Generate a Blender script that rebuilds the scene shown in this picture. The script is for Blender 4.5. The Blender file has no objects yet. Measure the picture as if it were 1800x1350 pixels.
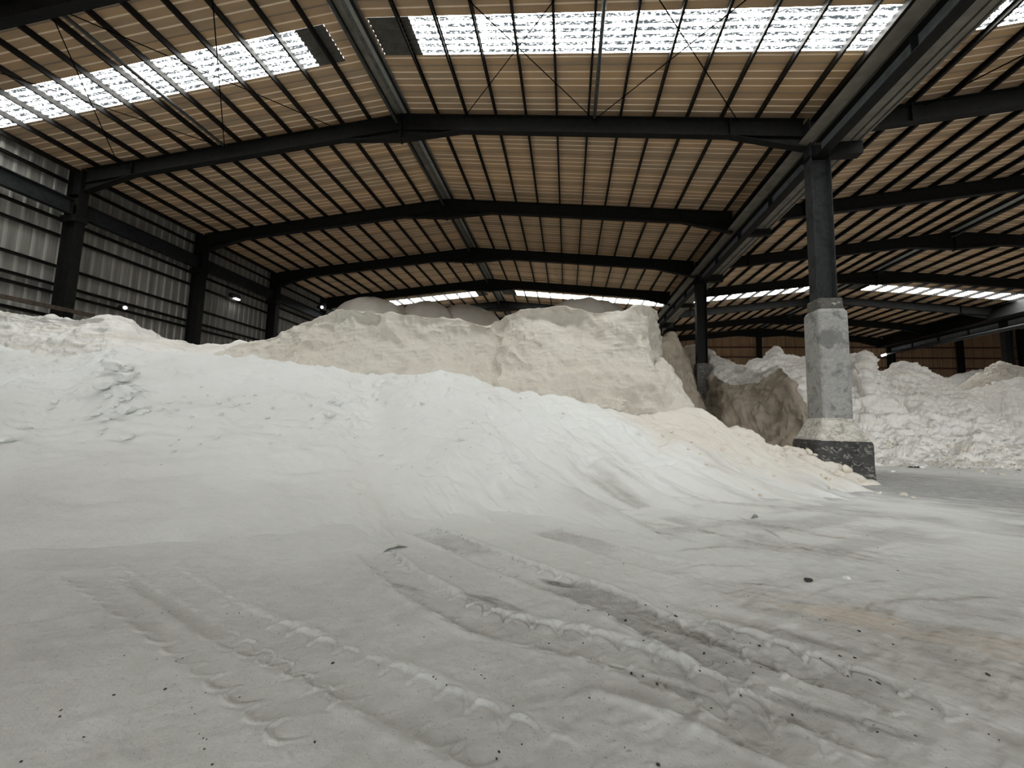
import bpy, math, random
import numpy as np
from mathutils import Vector, Matrix
from mathutils.bvhtree import BVHTree

random.seed(7)
rng = np.random.default_rng(7)
SC = bpy.context.scene
COL = SC.collection

# ------------------------------------------------------------------ camera
F_PX = 710.78                       # focal length in pixels of an 1800 px wide frame
YAW, PITCH, ROLL = -0.1383, 0.0959, 0.0279
CH = 1.42                           # camera height over the floor
cy, sy, cp, sp = math.cos(YAW), math.sin(YAW), math.cos(PITCH), math.sin(PITCH)
FW = np.array([sy*cp, cy*cp, sp])
RT = np.array([cy, -sy, 0.0])
UP = np.cross(RT, FW)
R2 = RT*math.cos(ROLL) + UP*math.sin(ROLL)
U2 = -RT*math.sin(ROLL) + UP*math.cos(ROLL)
CAM = np.array([0, 0, CH])


def ray(x, y):
    return R2*(x-900)/F_PX - U2*(y-675)/F_PX + FW


def at(x, y, d):                    # world point seen at a picture point, at depth d
    return CAM + ray(x, y)*d


def floor_at(x, y, z=0.0):
    r = ray(x, y)
    return CAM + r*((z-CH)/r[2])


cam_d = bpy.data.cameras.new('camera')
cam_d.sensor_width = 36.0
cam_d.lens = F_PX/1800*36
cam_d.clip_start = 0.05
cam_d.clip_end = 300
cam = bpy.data.objects.new('camera', cam_d)
COL.objects.link(cam)
M = Matrix.Identity(4)
for i in range(3):
    M[i][0], M[i][1], M[i][2], M[i][3] = R2[i], U2[i], -FW[i], CAM[i]
cam.matrix_world = M
SC.camera = cam

# ------------------------------------------------------------------ noise


def _h(ix, iy, iz, s):
    n = (ix.astype(np.uint32)*np.uint32(374761393) + iy.astype(np.uint32)*np.uint32(668265263)
         + iz.astype(np.uint32)*np.uint32(2147483647) + np.uint32((s*974711) & 0xffffffff))
    n = (n ^ (n >> np.uint32(13)))*np.uint32(1274126177)
    n = n ^ (n >> np.uint32(16))
    return (n & np.uint32(0xffff)).astype(np.float64)/32767.5-1.0


def vn(P, s=0):
    P = np.asarray(P, float)
    I = np.floor(P).astype(np.int64)
    f = P-I
    f = f*f*f*(f*(f*6-15)+10)
    I = I + 100000
    out = 0
    for a in (0, 1):
        for b in (0, 1):
            for c in (0, 1):
                w = (f[..., 0] if a else 1-f[..., 0])*(f[..., 1] if b else 1-f[..., 1])*(f[..., 2] if c else 1-f[..., 2])
                out = out + w*_h(I[..., 0]+a, I[..., 1]+b, I[..., 2]+c, s)
    return out


def fbm(P, scale, octs=4, s=0, gain=.5, ridge=False):
    P = np.asarray(P, float)*scale
    out, a = 0, 1.0
    for k in range(octs):
        n = vn(P*(2.03**k)+17.3*k, s+k)
        if ridge:
            n = 1-2*np.abs(n)
        out = out + a*n
        a *= gain
    return out


def smooth(a, b, x):
    t = np.clip((x-a)/(b-a), 0, 1)
    return t*t*(3-2*t)

# ------------------------------------------------------------------ materials


class NT:
    def __init__(self, name):
        self.m = bpy.data.materials.new(name)
        self.m.use_nodes = True
        self.t = self.m.node_tree
        self.t.nodes.clear()
        self.out = self.n('ShaderNodeOutputMaterial')

    def n(self, typ, **kw):
        nd = self.t.nodes.new(typ)
        for k, v in kw.items():
            if k.startswith('_'):
                setattr(nd, k[1:], v)
        return nd

    def set(self, nd, key, v):
        if v is None:
            return
        if isinstance(v, bpy.types.NodeSocket):
            self.t.links.new(v, nd.inputs[key])
        else:
            nd.inputs[key].default_value = v

    def pos(self):
        return self.n('ShaderNodeNewGeometry').outputs['Position']

    def mapping(self, vec, scale):
        nd = self.n('ShaderNodeMapping')
        self.set(nd, 'Vector', vec)
        nd.inputs['Scale'].default_value = scale
        return nd.outputs[0]

    def noise(self, vec, scale, detail=4, rough=.55, dist=0):
        nd = self.n('ShaderNodeTexNoise')
        self.set(nd, 'Vector', vec)
        self.set(nd, 'Scale', scale)
        self.set(nd, 'Detail', detail)
        self.set(nd, 'Roughness', rough)
        self.set(nd, 'Distortion', dist)
        return nd.outputs[0]

    def ramp(self, fac, stops):
        nd = self.n('ShaderNodeValToRGB')
        self.set(nd, 'Fac', fac)
        e = nd.color_ramp.elements
        while len(e) < len(stops):
            e.new(0.5)
        for i, (p, c) in enumerate(stops):
            e[i].position = p
            e[i].color = (c, c, c, 1) if isinstance(c, (int, float)) else (*c, 1)
        return nd.outputs[0]

    def mix(self, fac, a, b, mode='MIX'):
        nd = self.n('ShaderNodeMix', _data_type='RGBA', _blend_type=mode)
        self.set(nd, 0, fac)
        for k, v in ((6, a), (7, b)):
            if isinstance(v, tuple) and len(v) == 3:
                v = (*v, 1)
            self.set(nd, k, v)
        return nd.outputs[2]

    def math(self, op, a, b=None, c=None):
        nd = self.n('ShaderNodeMath', _operation=op)
        self.set(nd, 0, a)
        if b is not None:
            self.set(nd, 1, b)
        if c is not None:
            self.set(nd, 2, c)
        return nd.outputs[0]

    def xyz(self, vec):
        nd = self.n('ShaderNodeSeparateXYZ')
        self.set(nd, 0, vec)
        return nd.outputs

    def bump(self, height, strength, dist, normal=None):
        nd = self.n('ShaderNodeBump')
        self.set(nd, 'Height', height)
        self.set(nd, 'Strength', strength)
        self.set(nd, 'Distance', dist)
        if normal is not None:
            self.set(nd, 'Normal', normal)
        return nd.outputs[0]

    def attr(self, name):
        nd = self.n('ShaderNodeAttribute')
        nd.attribute_name = name
        return nd

    def bsdf(self, color, rough=.9, metal=0, normal=None, spec=.3):
        nd = self.n('ShaderNodeBsdfPrincipled')
        if isinstance(color, tuple) and len(color) == 3:
            color = (*color, 1)
        self.set(nd, 'Base Color', color)
        self.set(nd, 'Roughness', rough)
        self.set(nd, 'Metallic', metal)
        self.set(nd, 'Specular IOR Level', spec)
        if normal is not None:
            self.set(nd, 'Normal', normal)
        self.t.links.new(nd.outputs[0], self.out.inputs[0])
        return self.m


def powder(name, ca, cb, grain=.5, streak=0.0, cream=None, patch=(.205, .170, .125)):
    m = NT(name)
    p = m.pos()
    big = m.noise(p, .35, 5, .6)
    c = m.mix(m.ramp(big, [(.38, 0), (.66, 1)]), ca, cb)
    if streak:                                   # wetter, creamier bedding layers in the heap
        st = m.noise(m.mapping(p, (.25, .25, 3.2)), 1.0, 5, .65, .6)
        c = m.mix(m.math('MULTIPLY', m.ramp(st, [(.46, 0), (.7, 1)]), streak), c, cream or cb)
    at_ = m.attr('stain_shade')                        # dirt and damp patches, plus shade painted into the ground
    sep = m.n('ShaderNodeSeparateColor')
    m.set(sep, 0, at_.outputs['Color'])
    fine = m.noise(m.mapping(p, (1.0, 1.0, 1.0)), 6, 6, .7)
    dirt = m.math('MULTIPLY', sep.outputs[0], m.ramp(fine, [(.3, .45), (.62, 1)]))
    c = m.mix(dirt, c, patch)
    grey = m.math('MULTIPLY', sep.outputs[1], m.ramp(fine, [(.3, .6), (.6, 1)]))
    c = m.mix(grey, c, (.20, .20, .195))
    c = m.mix(m.math('MULTIPLY', sep.outputs[2], .9), c, (.60, .505, .385))
    fl = m.noise(p, 55, 2, .5)
    amt_ = m.math('MAXIMUM', sep.outputs[0] if patch[0] < .5 else 0.0, sep.outputs[1])
    c = m.mix(m.math('MULTIPLY', m.ramp(fl, [(.66, 0), (.70, 1)]), m.math('MULTIPLY', amt_, .9)), c, (.09, .08, .065))
    n1 = m.noise(p, 5, 6, .62)
    n2 = m.noise(p, 38, 4, .6)
    b = m.bump(n1, .6*grain, .07)
    b = m.bump(n2, .55*grain, .014, b)
    return m.bsdf(c, .95, 0, b, .1)


MAT = {}
MAT['white'] = powder('white_powder', (.745, .765, .75), (.69, .70, .68), .5)
MAT['cream'] = powder('cream_powder', (.60, .575, .515), (.56, .525, .455), 1.0, .3, (.50, .45, .375))
MAT['lumpcream'] = powder('lump_cream_powder', (.70, .66, .58), (.64, .59, .50), .8)
MAT['pale'] = powder('pale_powder', (.76, .76, .74), (.72, .71, .67), .9, .5, (.62, .56, .46))
MAT['mixed'] = powder('mixed_powder', (.88, .87, .845), (.85, .825, .77), 1.1, .35, (.68, .60, .50))
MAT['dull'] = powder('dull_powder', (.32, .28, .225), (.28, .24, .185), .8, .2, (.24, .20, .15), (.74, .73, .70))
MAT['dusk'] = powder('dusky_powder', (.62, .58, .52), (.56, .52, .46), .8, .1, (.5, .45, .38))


def mat_simple(name, col, rough=.6, metal=0, var=.25, scale=4, spec=.4, bump=0.0):
    m = NT(name)
    p = m.pos()
    n = m.noise(p, scale, 5, .6)
    dark = tuple(v*(1-var) for v in col)
    light = tuple(min(1, v*(1+var)) for v in col)
    c = m.mix(m.ramp(n, [(.3, 0), (.7, 1)]), dark, light)
    nb = m.bump(n, bump, .01) if bump else None
    return m.bsdf(c, rough, metal, nb, spec)


MAT['steel'] = mat_simple('black_painted_steel', (.0085, .0085, .008), .6, 0, .35, 6, .15)
MAT['purlin'] = mat_simple('dark_purlin_paint', (.008, .0068, .0055), .6, 0, .35, 5, .2)
MAT['bluesteel'] = mat_simple('blue_grey_painted_steel', (.018, .020, .021), .55, 0, .3, 5, .2)
MAT['web'] = mat_simple('pale_blue_grey_web_paint', (.20, .225, .24), .45, .1, .25, 3)
MAT['tube'] = mat_simple('grey_tube_paint', (.05, .053, .05), .5, .2, .3, 6)
MAT['galv'] = mat_simple('galvanised_sheet', (.36, .37, .36), .4, .35, .25, 3)
MAT['galvdark'] = mat_simple('weathered_sheet', (.13, .13, .115), .6, .2, .35, 5)
MAT['gutter'] = mat_simple('dull_cream_gutter_sheet', (.19, .18, .15), .6, .1, .3, 2.5)
MAT['gutterseam'] = mat_simple('gutter_seam', (.07, .06, .05), .7, 0, .3, 5)
MAT['girtred'] = mat_simple('red_oxide_steel', (.06, .018, .014), .6, 0, .3, 4)
MAT['rust'] = mat_simple('rusty_pipe', (.07, .052, .04), .7, .2, .4, 8)
MAT['rod'] = mat_simple('rust_dark_rod', (.004, .003, .002), .9, 0, .3, 6, .0)
MAT['crumb'] = mat_simple('dark_crumb', (.045, .042, .04), .9, 0, .4, 60)
MAT['darksheet'] = mat_simple('dark_roof_sheet', (.075, .070, .060), .7, 0, .3, 4)
MAT['lampbody'] = mat_simple('black_lamp_housing', (.012, .012, .012), .6)


def mat_ceiling():
    m = NT('brown_roof_sheet')
    p = m.pos()
    x, y, z = m.xyz(p)
    fr = m.math('FRACT', m.math('DIVIDE', y, .27))
    rib = m.math('LESS_THAN', fr, .185)
    f4 = m.math('FRACT', m.math('DIVIDE', y, 1.08))
    seam = m.math('MULTIPLY', m.math('LESS_THAN', f4, .06), .75)
    st = m.noise(m.mapping(p, (.10, 1.1, .1)), 1, 4, .6)
    st2 = m.noise(m.mapping(p, (.6, 3.0, .3)), 1, 3, .6)
    c = m.mix(m.ramp(st, [(.36, 0), (.64, 1)]), (.415, .305, .20), (.56, .365, .20))
    c = m.mix(m.math('MULTIPLY', m.ramp(st2, [(.45, 0), (.7, 1)]), .55), c, (.33, .255, .18))
    c = m.mix(m.math('MULTIPLY', rib, .95), c, (.95, .80, .62))  # pale ribs paint in daylight catching and coming through them
    c = m.mix(seam, c, (.16, .115, .075))
    return m.bsdf(c, .6, 0, None, .2)


MAT['ceiling'] = mat_ceiling()


def mat_skylight():
    m = NT('dirty_translucent_skylight')
    p = m.pos()
    x, y, z = m.xyz(p)
    band = m.math('FRACT', m.math('DIVIDE', y, .209))
    stripe = m.math('MULTIPLY', m.math('GREATER_THAN', band, .30), m.math('LESS_THAN', band, .90))
    n = m.noise(m.mapping(p, (9, 17, 9)), 1, 2, .7, .6)
    n2 = m.noise(p, 1.6, 3, .6)
    spk = m.ramp(m.math('ADD', m.math('MULTIPLY', n2, .30), n), [(.61, 0), (.66, 1)])
    spk = m.math('MULTIPLY', spk, stripe)
    lvl = m.math('SUBTRACT', m.math('SUBTRACT', 1.0, m.math('MULTIPLY', stripe, .93)), m.math('MULTIPLY', spk, .0655))
    em = m.n('ShaderNodeEmission')
    col = m.mix(spk, (.985, 1.0, .975), (.80, .93, 1.0))
    m.set(em, 'Color', col)
    m.set(em, 'Strength', m.math('MULTIPLY', lvl, SKY_LEVEL))
    m.t.links.new(em.outputs[0], m.out.inputs[0])
    return m.m


SKY_LEVEL = 14.0
MAT['skylight'] = mat_skylight()


def mat_wall(name, base, dark, axis, seam=None):
    m = NT(name)
    p = m.pos()
    sc = (.3, 3.5, .22) if axis == 'y' else (3.5, .3, .22)
    st = m.noise(m.mapping(p, sc), 1.3, 5, .65)
    n = m.noise(p, .5, 4, .6)
    c = m.mix(m.ramp(st, [(.35, 0), (.68, 1)]), base, dark)
    c = m.mix(m.math('MULTIPLY', m.ramp(n, [(.35, 0), (.7, 1)]), .35), c, dark)
    if axis == 'y':
        x, y, z = m.xyz(p)
        fr = m.math('FRACT', m.math('DIVIDE', y, .42))
        c = m.mix(m.math('MULTIPLY', m.math('LESS_THAN', fr, .27), .4), c, (.42, .41, .375))  # ribs painted paler for the light their ridges catch
    if seam is not None:
        x, y, z = m.xyz(p)
        fr = m.math('FRACT', m.math('DIVIDE', y if axis == 'y' else x, seam))
        c = m.mix(m.math('MULTIPLY', m.math('LESS_THAN', fr, .05), .7), c, tuple(v*.35 for v in dark))
    return m.bsdf(c, .6, 0, None, .25)


MAT['wall'] = mat_wall('grey_wall_sheet', (.27, .265, .245), (.15, .143, .128), 'y')
MAT['backwall'] = mat_wall('brown_back_wall_sheet', (.34, .215, .125), (.22, .135, .075), 'x', 1.0)


def mat_concrete(name, base, dust, amt, dark):
    m = NT(name)
    p = m.pos()
    n = m.noise(p, 2.2, 6, .65, .4)
    n2 = m.noise(p, 9, 5, .7)
    sc = m.noise(m.mapping(p, (2.6, 2.6, 4.2)), 1.5, 5, .75, 1.0)
    c = m.mix(m.ramp(n2, [(.3, 0), (.7, 1)]), tuple(v*.8 for v in base), tuple(v*1.2 for v in base))
    c = m.mix(m.ramp(n, [(.50, 0), (.62, .85)]), c, dark)
    c = m.mix(m.ramp(sc, [(amt, 0), (amt+.06, .8)]), c, dust)
    b = m.bump(n2, .5, .02)
    return m.bsdf(c, .85, 0, b, .25)


MAT['concrete'] = mat_concrete('dusty_grey_concrete', (.32, .32, .305), (.55, .53, .48), .60, (.15, .15, .145))
MAT['shoulder'] = mat_concrete('powder_caked_concrete', (.42, .40, .36), (.62, .59, .53), .48, (.25, .235, .205))
MAT['footing'] = mat_concrete('black_scuffed_concrete', (.060, .060, .058), (.30, .29, .26), .55, (.03, .03, .03))
MAT['oldsteel'] = mat_concrete('scuffed_dark_steel', (.030, .031, .033), (.45, .43, .39), .70, (.016, .016, .017))
MAT['cakedsteel'] = mat_concrete('powder_caked_steel', (.10, .095, .085), (.42, .40, .36), .58, (.05, .048, .045))

mm = NT('lit_lamp_glass')
e_ = mm.n('ShaderNodeEmission')
e_.inputs[0].default_value = (1, 1, .97, 1)
e_.inputs[1].default_value = 6
mm.t.links.new(e_.outputs[0], mm.out.inputs[0])
MAT['lamp'] = mm.m

# ------------------------------------------------------------------ mesh helpers


class MB:
    def __init__(self):
        self.v, self.f = [], []

    def add(self, vs, fs):
        o = len(self.v)
        self.v += [tuple(map(float, q)) for q in vs]
        self.f += [tuple(i+o for i in q) for q in fs]
        return self

    def box(self, x0, x1, y0, y1, z0, z1):
        vs = [(x, y, z) for z in (z0, z1) for y in (y0, y1) for x in (x0, x1)]
        return self.add(vs, [(0, 2, 3, 1), (4, 5, 7, 6), (0, 1, 5, 4), (2, 6, 7, 3), (0, 4, 6, 2), (1, 3, 7, 5)])

    def prism(self, prof, ext):
        """closed outline (list of 3-D points) pushed along ext"""
        n = len(prof)
        e = np.array(ext, float)
        a = [np.array(q, float) for q in prof]
        vs = a+[q+e for q in a]
        fs = [tuple(range(n))[::-1], tuple(range(n, 2*n))]
        fs += [(i, (i+1) % n, n+(i+1) % n, n+i) for i in range(n)]
        return self.add(vs, fs)

    def tube(self, a, b, r, n=8):
        a, b = np.array(a, float), np.array(b, float)
        d = b-a
        d /= np.linalg.norm(d)
        u = np.cross(d, [0, 0, 1.0] if abs(d[2]) < .9 else [1.0, 0, 0])
        u /= np.linalg.norm(u)
        w = np.cross(d, u)
        ring = [u*math.cos(2*math.pi*k/n)*r+w*math.sin(2*math.pi*k/n)*r for k in range(n)]
        vs = [a+q for q in ring]+[b+q for q in ring]
        fs = [(k, (k+1) % n, n+(k+1) % n, n+k) for k in range(n)]
        fs += [tuple(range(n))[::-1], tuple(range(n, 2*n))]
        return self.add(vs, fs)

    def loft(self, rings, cap=True):
        n = len(rings[0])
        o = [q for r in rings for q in r]
        fs = []
        for k in range(len(rings)-1):
            fs += [(k*n+i, k*n+(i+1) % n, (k+1)*n+(i+1) % n, (k+1)*n+i) for i in range(n)]
        if cap:
            fs += [tuple(range(n))[::-1], tuple(range((len(rings)-1)*n, len(rings)*n))]
        return self.add(o, fs)

    def build(self, name, mat, parent=None, smooth=False, origin=None):
        me = bpy.data.meshes.new(name)
        v = np.array(self.v)
        if parent is not None:
            v = v-np.array(parent.location)
        elif origin is not None:
            v = v-np.array(origin)
        me.from_pydata(v.tolist(), [], self.f)
        me.materials.append(MAT[mat])
        if smooth:
            for q in me.polygons:
                q.use_smooth = True
        o = bpy.data.objects.new(name, me)
        COL.objects.link(o)
        if parent is not None:
            o.parent = parent
        elif origin is not None:
            o.location = origin
        return o


def bevel(o, w, seg=2):
    b = o.modifiers.new('bevel', 'BEVEL')
    b.width = w
    b.segments = seg
    b.limit_method = 'ANGLE'
    return o


def tag(o, label, cat, group=None, kind=None):
    o['label'] = label
    o['category'] = cat
    if group:
        o['group'] = group
    if kind:
        o['kind'] = kind
    return o


def empty(name, loc, label, cat, group=None, kind='thing'):
    o = bpy.data.objects.new(name, None)
    o.location = loc
    o.empty_display_size = .2
    COL.objects.link(o)
    return tag(o, label, cat, group, kind)


def struct(o):
    o['kind'] = 'structure'
    return o


def grid_mesh(name, P, mat, stain_shade=None, flip=False):
    """P: (n, m, 3) lattice of points"""
    n, m = P.shape[:2]
    me = bpy.data.meshes.new(name)
    idx = np.arange(n*m).reshape(n, m)
    q = np.stack([idx[:-1, :-1], idx[:-1, 1:], idx[1:, 1:], idx[1:, :-1]], -1).reshape(-1, 4)
    if flip:
        q = q[:, ::-1]
    nf = len(q)
    me.vertices.add(n*m)
    me.vertices.foreach_set('co', P.reshape(-1).astype(np.float32))
    me.loops.add(nf*4)
    me.loops.foreach_set('vertex_index', q.reshape(-1).astype(np.int32))
    me.polygons.add(nf)
    me.polygons.foreach_set('loop_start', (np.arange(nf)*4).astype(np.int32))
    me.polygons.foreach_set('loop_total', np.full(nf, 4, np.int32))
    me.polygons.foreach_set('use_smooth', np.ones(nf, bool))
    me.update()
    me.validate()
    if stain_shade is not None:
        a = me.color_attributes.new('stain_shade', 'FLOAT_COLOR', 'POINT')
        c = np.ones((n*m, 4), np.float32)
        c[:, :3] = stain_shade.reshape(-1, 3)
        a.data.foreach_set('color', c.reshape(-1))
    me.materials.append(MAT[mat])
    o = bpy.data.objects.new(name, me)
    COL.objects.link(o)
    return o


def cr(P, n):
    """Catmull-Rom resample of the first axis of P (k, ...) to n samples"""
    P = np.asarray(P, float)
    k = len(P)
    t = np.linspace(0, k-1-1e-9, n)
    i = np.floor(t).astype(int)
    f = (t-i).reshape((-1,)+(1,)*(P.ndim-1))
    Q = np.concatenate([2*P[:1]-P[1:2], P, 2*P[-1:]-P[-2:-1]])
    a, b, c, d = Q[i], Q[i+1], Q[i+2], Q[i+3]
    return .5*((2*b)+(c-a)*f+(2*a-5*b+4*c-d)*f*f+(3*b-a-3*c+d)*f**3)


def cr_w(P, w, n):
    """Catmull-Rom with a share w of the samples for each span"""
    k = len(P)
    cum = np.concatenate([[0], np.cumsum(w)])/np.sum(w)
    t = np.interp(np.linspace(0, 1, n), cum, np.arange(k))
    t = np.minimum(t, k-1-1e-9)
    P = np.asarray(P, float)
    i = np.floor(t).astype(int)
    f = (t-i).reshape((-1,)+(1,)*(P.ndim-1))
    Q = np.concatenate([2*P[:1]-P[1:2], P, 2*P[-1:]-P[-2:-1]])
    a, b, c, d = Q[i], Q[i+1], Q[i+2], Q[i+3]
    return .5*((2*b)+(c-a)*f+(2*a-5*b+4*c-d)*f*f+(3*b-a-3*c+d)*f**3)


def normals(P):
    du = np.gradient(P, axis=0)
    dv = np.gradient(P, axis=1)
    n = np.cross(dv, du)
    return n/np.maximum(np.linalg.norm(n, axis=-1, keepdims=True), 1e-9)


# ------------------------------------------------------------------ building frame
ZB = CH
YF = [7.94+6*k for k in range(8)]       # frame lines, from the one overhead to the end wall
R1X, R2X, R3X = -6.55, 22.2, 49.6       # ridges
V1X, V2X = 8.1, 35.7                    # valley lines
SL = .0957
RT0 = 11.80+ZB                          # top of the rafters at the ridge
DEEP = .62
PUR = .20
Y0, Y1 = -32.0, 50.3


def ztop(x, xr):
    return RT0-SL*abs(x-xr)


# ceilings: ribbed sheets with gaps for skylights
def sheet(name, xa, xb, xr, ya, yb, mat):
    P = []
    per = .27
    k0 = math.floor(ya/per)
    ys = []
    k = k0
    while k*per < yb:
        b = k*per
        ys += [(b, 0), (b+.012, .014), (b+.038, .014), (b+.050, 0)]
        k += 1
    ys = [(y, h) for y, h in ys if ya < y < yb]
    ys = [(ya, 0)]+ys+[(yb, 0)]
    for x in np.linspace(xa, xb, 3):
        P.append([(x, y, ztop(x, xr)+PUR+h) for y, h in ys])
    o = grid_mesh(name, np.array(P), mat)
    for q in o.data.polygons:
        q.use_smooth = False
    return o


def corr(name, xa, xb, xr, ya, yb, mat):
    ys = np.linspace(ya, yb, 33)
    P = [[(x, y, ztop(x, xr)+PUR+.03*math.cos(y/.155*2*math.pi)) for y in ys] for x in np.linspace(xa, xb, 3)]
    o = grid_mesh(name, np.array(P), mat)
    return o


SKY1 = (10.27, 11.52)
SKY2 = (35.0, 36.35)
SLOPES = [(-21.75, R1X, R1X), (R1X, 8.35, R1X), (9.75, R2X, R2X), (R2X, 35.1, R2X), (36.4, R3X, R3X), (R3X, 63.0, R3X)]
wn = 1
for xa, xb, xr in SLOPES:
    for ya, yb in ((Y0, SKY1[0]), (SKY1[1], SKY2[0]), (SKY2[1], Y1)):
        struct(sheet('ceiling', xa, xb, xr, ya, yb, 'ceiling'))
    for (ya, yb) in (SKY1, SKY2):
        left = xa < xr and xb == xr
        rs, re = 1.73, 1.93                 # dark sheets fill the strip beside the ridge
        if left:
            s0, s1, d0, d1 = xa+.35, xb-re, xb-re, xb
        else:
            s0, s1, d0, d1 = xa+rs, xb-.12, xa, xa+rs
        if xr == R3X:
            struct(sheet('ceiling', xa, xb, xr, ya, yb, 'ceiling'))
            continue
        if left:
            struct(sheet('ceiling', xb-.98, xb, xr, ya, yb, 'ceiling'))
            d1 = xb-.98
        else:
            struct(sheet('ceiling', xa, xa+.42, xr, ya, yb, 'ceiling'))
            d0 = xa+.42
        struct(corr('ceiling_patch', d0, d1, xr, ya, yb, 'darksheet'))
        if left:
            struct(corr('ceiling_patch', xa, s0, xr, ya, yb, 'darksheet'))
        ys = [ya, yb]
        P = [[(x, y, ztop(x, xr)+PUR+.01) for y in ys] for x in np.linspace(s0, s1, 13)]
        w = struct(grid_mesh('window_%d' % wn, np.array(P), 'skylight', flip=True))
        wn += 1

# walls
def wall_x(name, x, ya, yb, za, zb, mat, per=.42, amp=.05):
    ys, k = [], math.floor(ya/per)
    while k*per < yb:
        b = k*per
        ys += [(b, 0), (b+.03, amp), (b+.09, amp), (b+.12, 0)]
        k += 1
    ys = [(y, h) for y, h in ys if ya <= y <= yb]
    P = np.array([[(x+h, y, z) for y, h in ys] for z in np.linspace(za, zb, 3)])
    o = grid_mesh(name, P, mat)
    for q in o.data.polygons:
        q.use_smooth = False
    return struct(o)


wall_x('wall_left', -21.75, Y0, Y1, -.05, RT0-SL*15.2+PUR, 'wall')
wall_x('wall_right', 63.0, Y0, Y1, -.05, RT0-SL*13.4+PUR, 'backwall')


def wall_back():
    xs = np.arange(-21.75, 63.01, .125)
    pts = []
    for i, x in enumerate(xs):
        h = .03 if i % 2 else 0
        xr = min((R1X, R2X, R3X), key=lambda r: abs(r-x))
        pts.append((x, h, max(ztop(x, xr)+PUR, 10)+.05))
    P = np.array([[(x, Y1-.02-h, z*t-.05) for x, h, z in pts] for t in (0, .5, 1)])
    o = grid_mesh('wall_back', P, 'backwall', flip=True)
    for q in o.data.polygons:
        q.use_smooth = False
    return struct(o)


wall_back()

ORD = ['first', 'second', 'third', 'fourth', 'fifth', 'sixth', 'seventh', 'eighth', 'ninth', 'tenth', 'eleventh',
       'twelfth', 'thirteenth', 'fourteenth', 'fifteenth']

# rafters -----------------------------------------------------------------


def rafter(k, xl, xr, xe, bay, left_haunch=True):
    """a gable rafter: xl / xe column faces, xr ridge"""
    y = YF[k]
    far = 'counted from the front' if k else 'overhead'
    lab = 'black steel roof rafter across the %s bay, %s frame counted from the viewer' % (bay, ORD[k])
    root = empty('roof_rafter', (xr, y, 0), lab, 'rafter', 'steel roof rafters of the %s bay' % bay)
    hw, tf = .13, .02
    for sgn, xend in ((-1, xl), (1, xe)):
        def zt(x):
            return ztop(x, xr)
        a, b = xr, xend
        MB().prism([(a, y-.008, zt(a)-tf), (b, y-.008, zt(b)-tf), (b, y-.008, zt(b)-DEEP), (a, y-.008, zt(a)-DEEP)], (0, .016, 0)).build('web', 'steel', root)
        MB().prism([(a, y-hw, zt(a)), (b, y-hw, zt(b)), (b, y-hw, zt(b)-tf), (a, y-hw, zt(a)-tf)], (0, 2*hw, 0)).build('top_flange', 'steel', root)
        MB().prism([(a, y-hw, zt(a)-DEEP), (b, y-hw, zt(b)-DEEP), (b, y-hw, zt(b)-DEEP-tf), (a, y-hw, zt(a)-DEEP-tf)], (0, 2*hw, 0)).build('bottom_flange', 'steel', root)
        # eave haunch
        h0 = b-sgn*2.35
        dz = .40
        m = MB()
        m.prism([(h0, y-.008, zt(h0)-DEEP), (b, y-.008, zt(b)-DEEP), (b, y-.008, zt(b)-DEEP-dz)], (0, .016, 0))
        m.prism([(h0, y-hw, zt(h0)-DEEP), (b, y-hw, zt(b)-DEEP-dz), (b, y-hw, zt(b)-DEEP-dz-.025), (h0, y-hw, zt(h0)-DEEP-.025)], (0, 2*hw, 0))
        if sgn > 0 or left_haunch:
            m.build('eave_haunch', 'steel', root)
        # apex haunch
        h1 = xr+sgn*2.4
        m = MB()
        m.prism([(h1, y-.008, zt(h1)-DEEP), (xr, y-.008, zt(xr)-DEEP), (xr, y-.008, zt(xr)-1.02)], (0, .016, 0))
        m.prism([(h1, y-hw, zt(h1)-DEEP), (xr, y-hw, zt(xr)-1.02), (xr, y-hw, zt(xr)-1.045), (h1, y-hw, zt(h1)-DEEP-.025)], (0, 2*hw, 0))
        m.build('apex_haunch', 'steel', root)
        # splice plate with bolts at the haunch tip
        m = MB()
        xs = h0
        m.box(xs-.02, xs+.02, y-hw, y+hw, zt(xs)-DEEP+.02, zt(xs)-.02)
        for q in range(4):
            zz = zt(xs)-.12-q*.12
            m.tube((xs-.04, y-.07, zz), (xs+.04, y-.07, zz), .016, 6)
        m.build('splice_plate', 'steel', root)
    m = MB()
    m.box(xr-.03, xr+.03, y-hw, y+hw, ztop(xr, xr)-1.10, ztop(xr, xr)-.01)
    for q in range(6):
        zz = ztop(xr, xr)-.12-q*.16
        m.tube((xr-.06, y-.07, zz), (xr+.06, y-.07, zz), .016, 6)
    m.build('apex_plate', 'steel', root)
    return root


for k in range(8):
    rafter(k, -20.85, R1X, 7.75, 'left')
for k in range(8):
    rafter(k, 8.6, R2X, 34.9, 'right', False)

# purlins ------------------------------------------------------------------


def purlin(x, xr, lab, grp, thick=1.0):
    z = ztop(x, xr)+.004
    s = 1 if x > xr else -1
    w, h, t = .07*thick, PUR-.012, .006
    # C section, lips turned down the slope
    pr = [(0, 0), (s*w, 0), (s*w, .02), (s*(w-t), .02), (s*(w-t), t), (s*t, t), (s*t, h-t), (s*(w-t), h-t), (s*(w-t), h-.02), (s*w, h-.02), (s*w, h), (0, h)]
    o = MB().prism([(x-s*w/2+a, Y0, z+b) for a, b in pr], (0, Y1-.2-Y0, 0)).build('roof_purlin', 'purlin', None, origin=(x, 0, z))
    return tag(o, lab, 'purlin', grp, 'thing')


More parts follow.
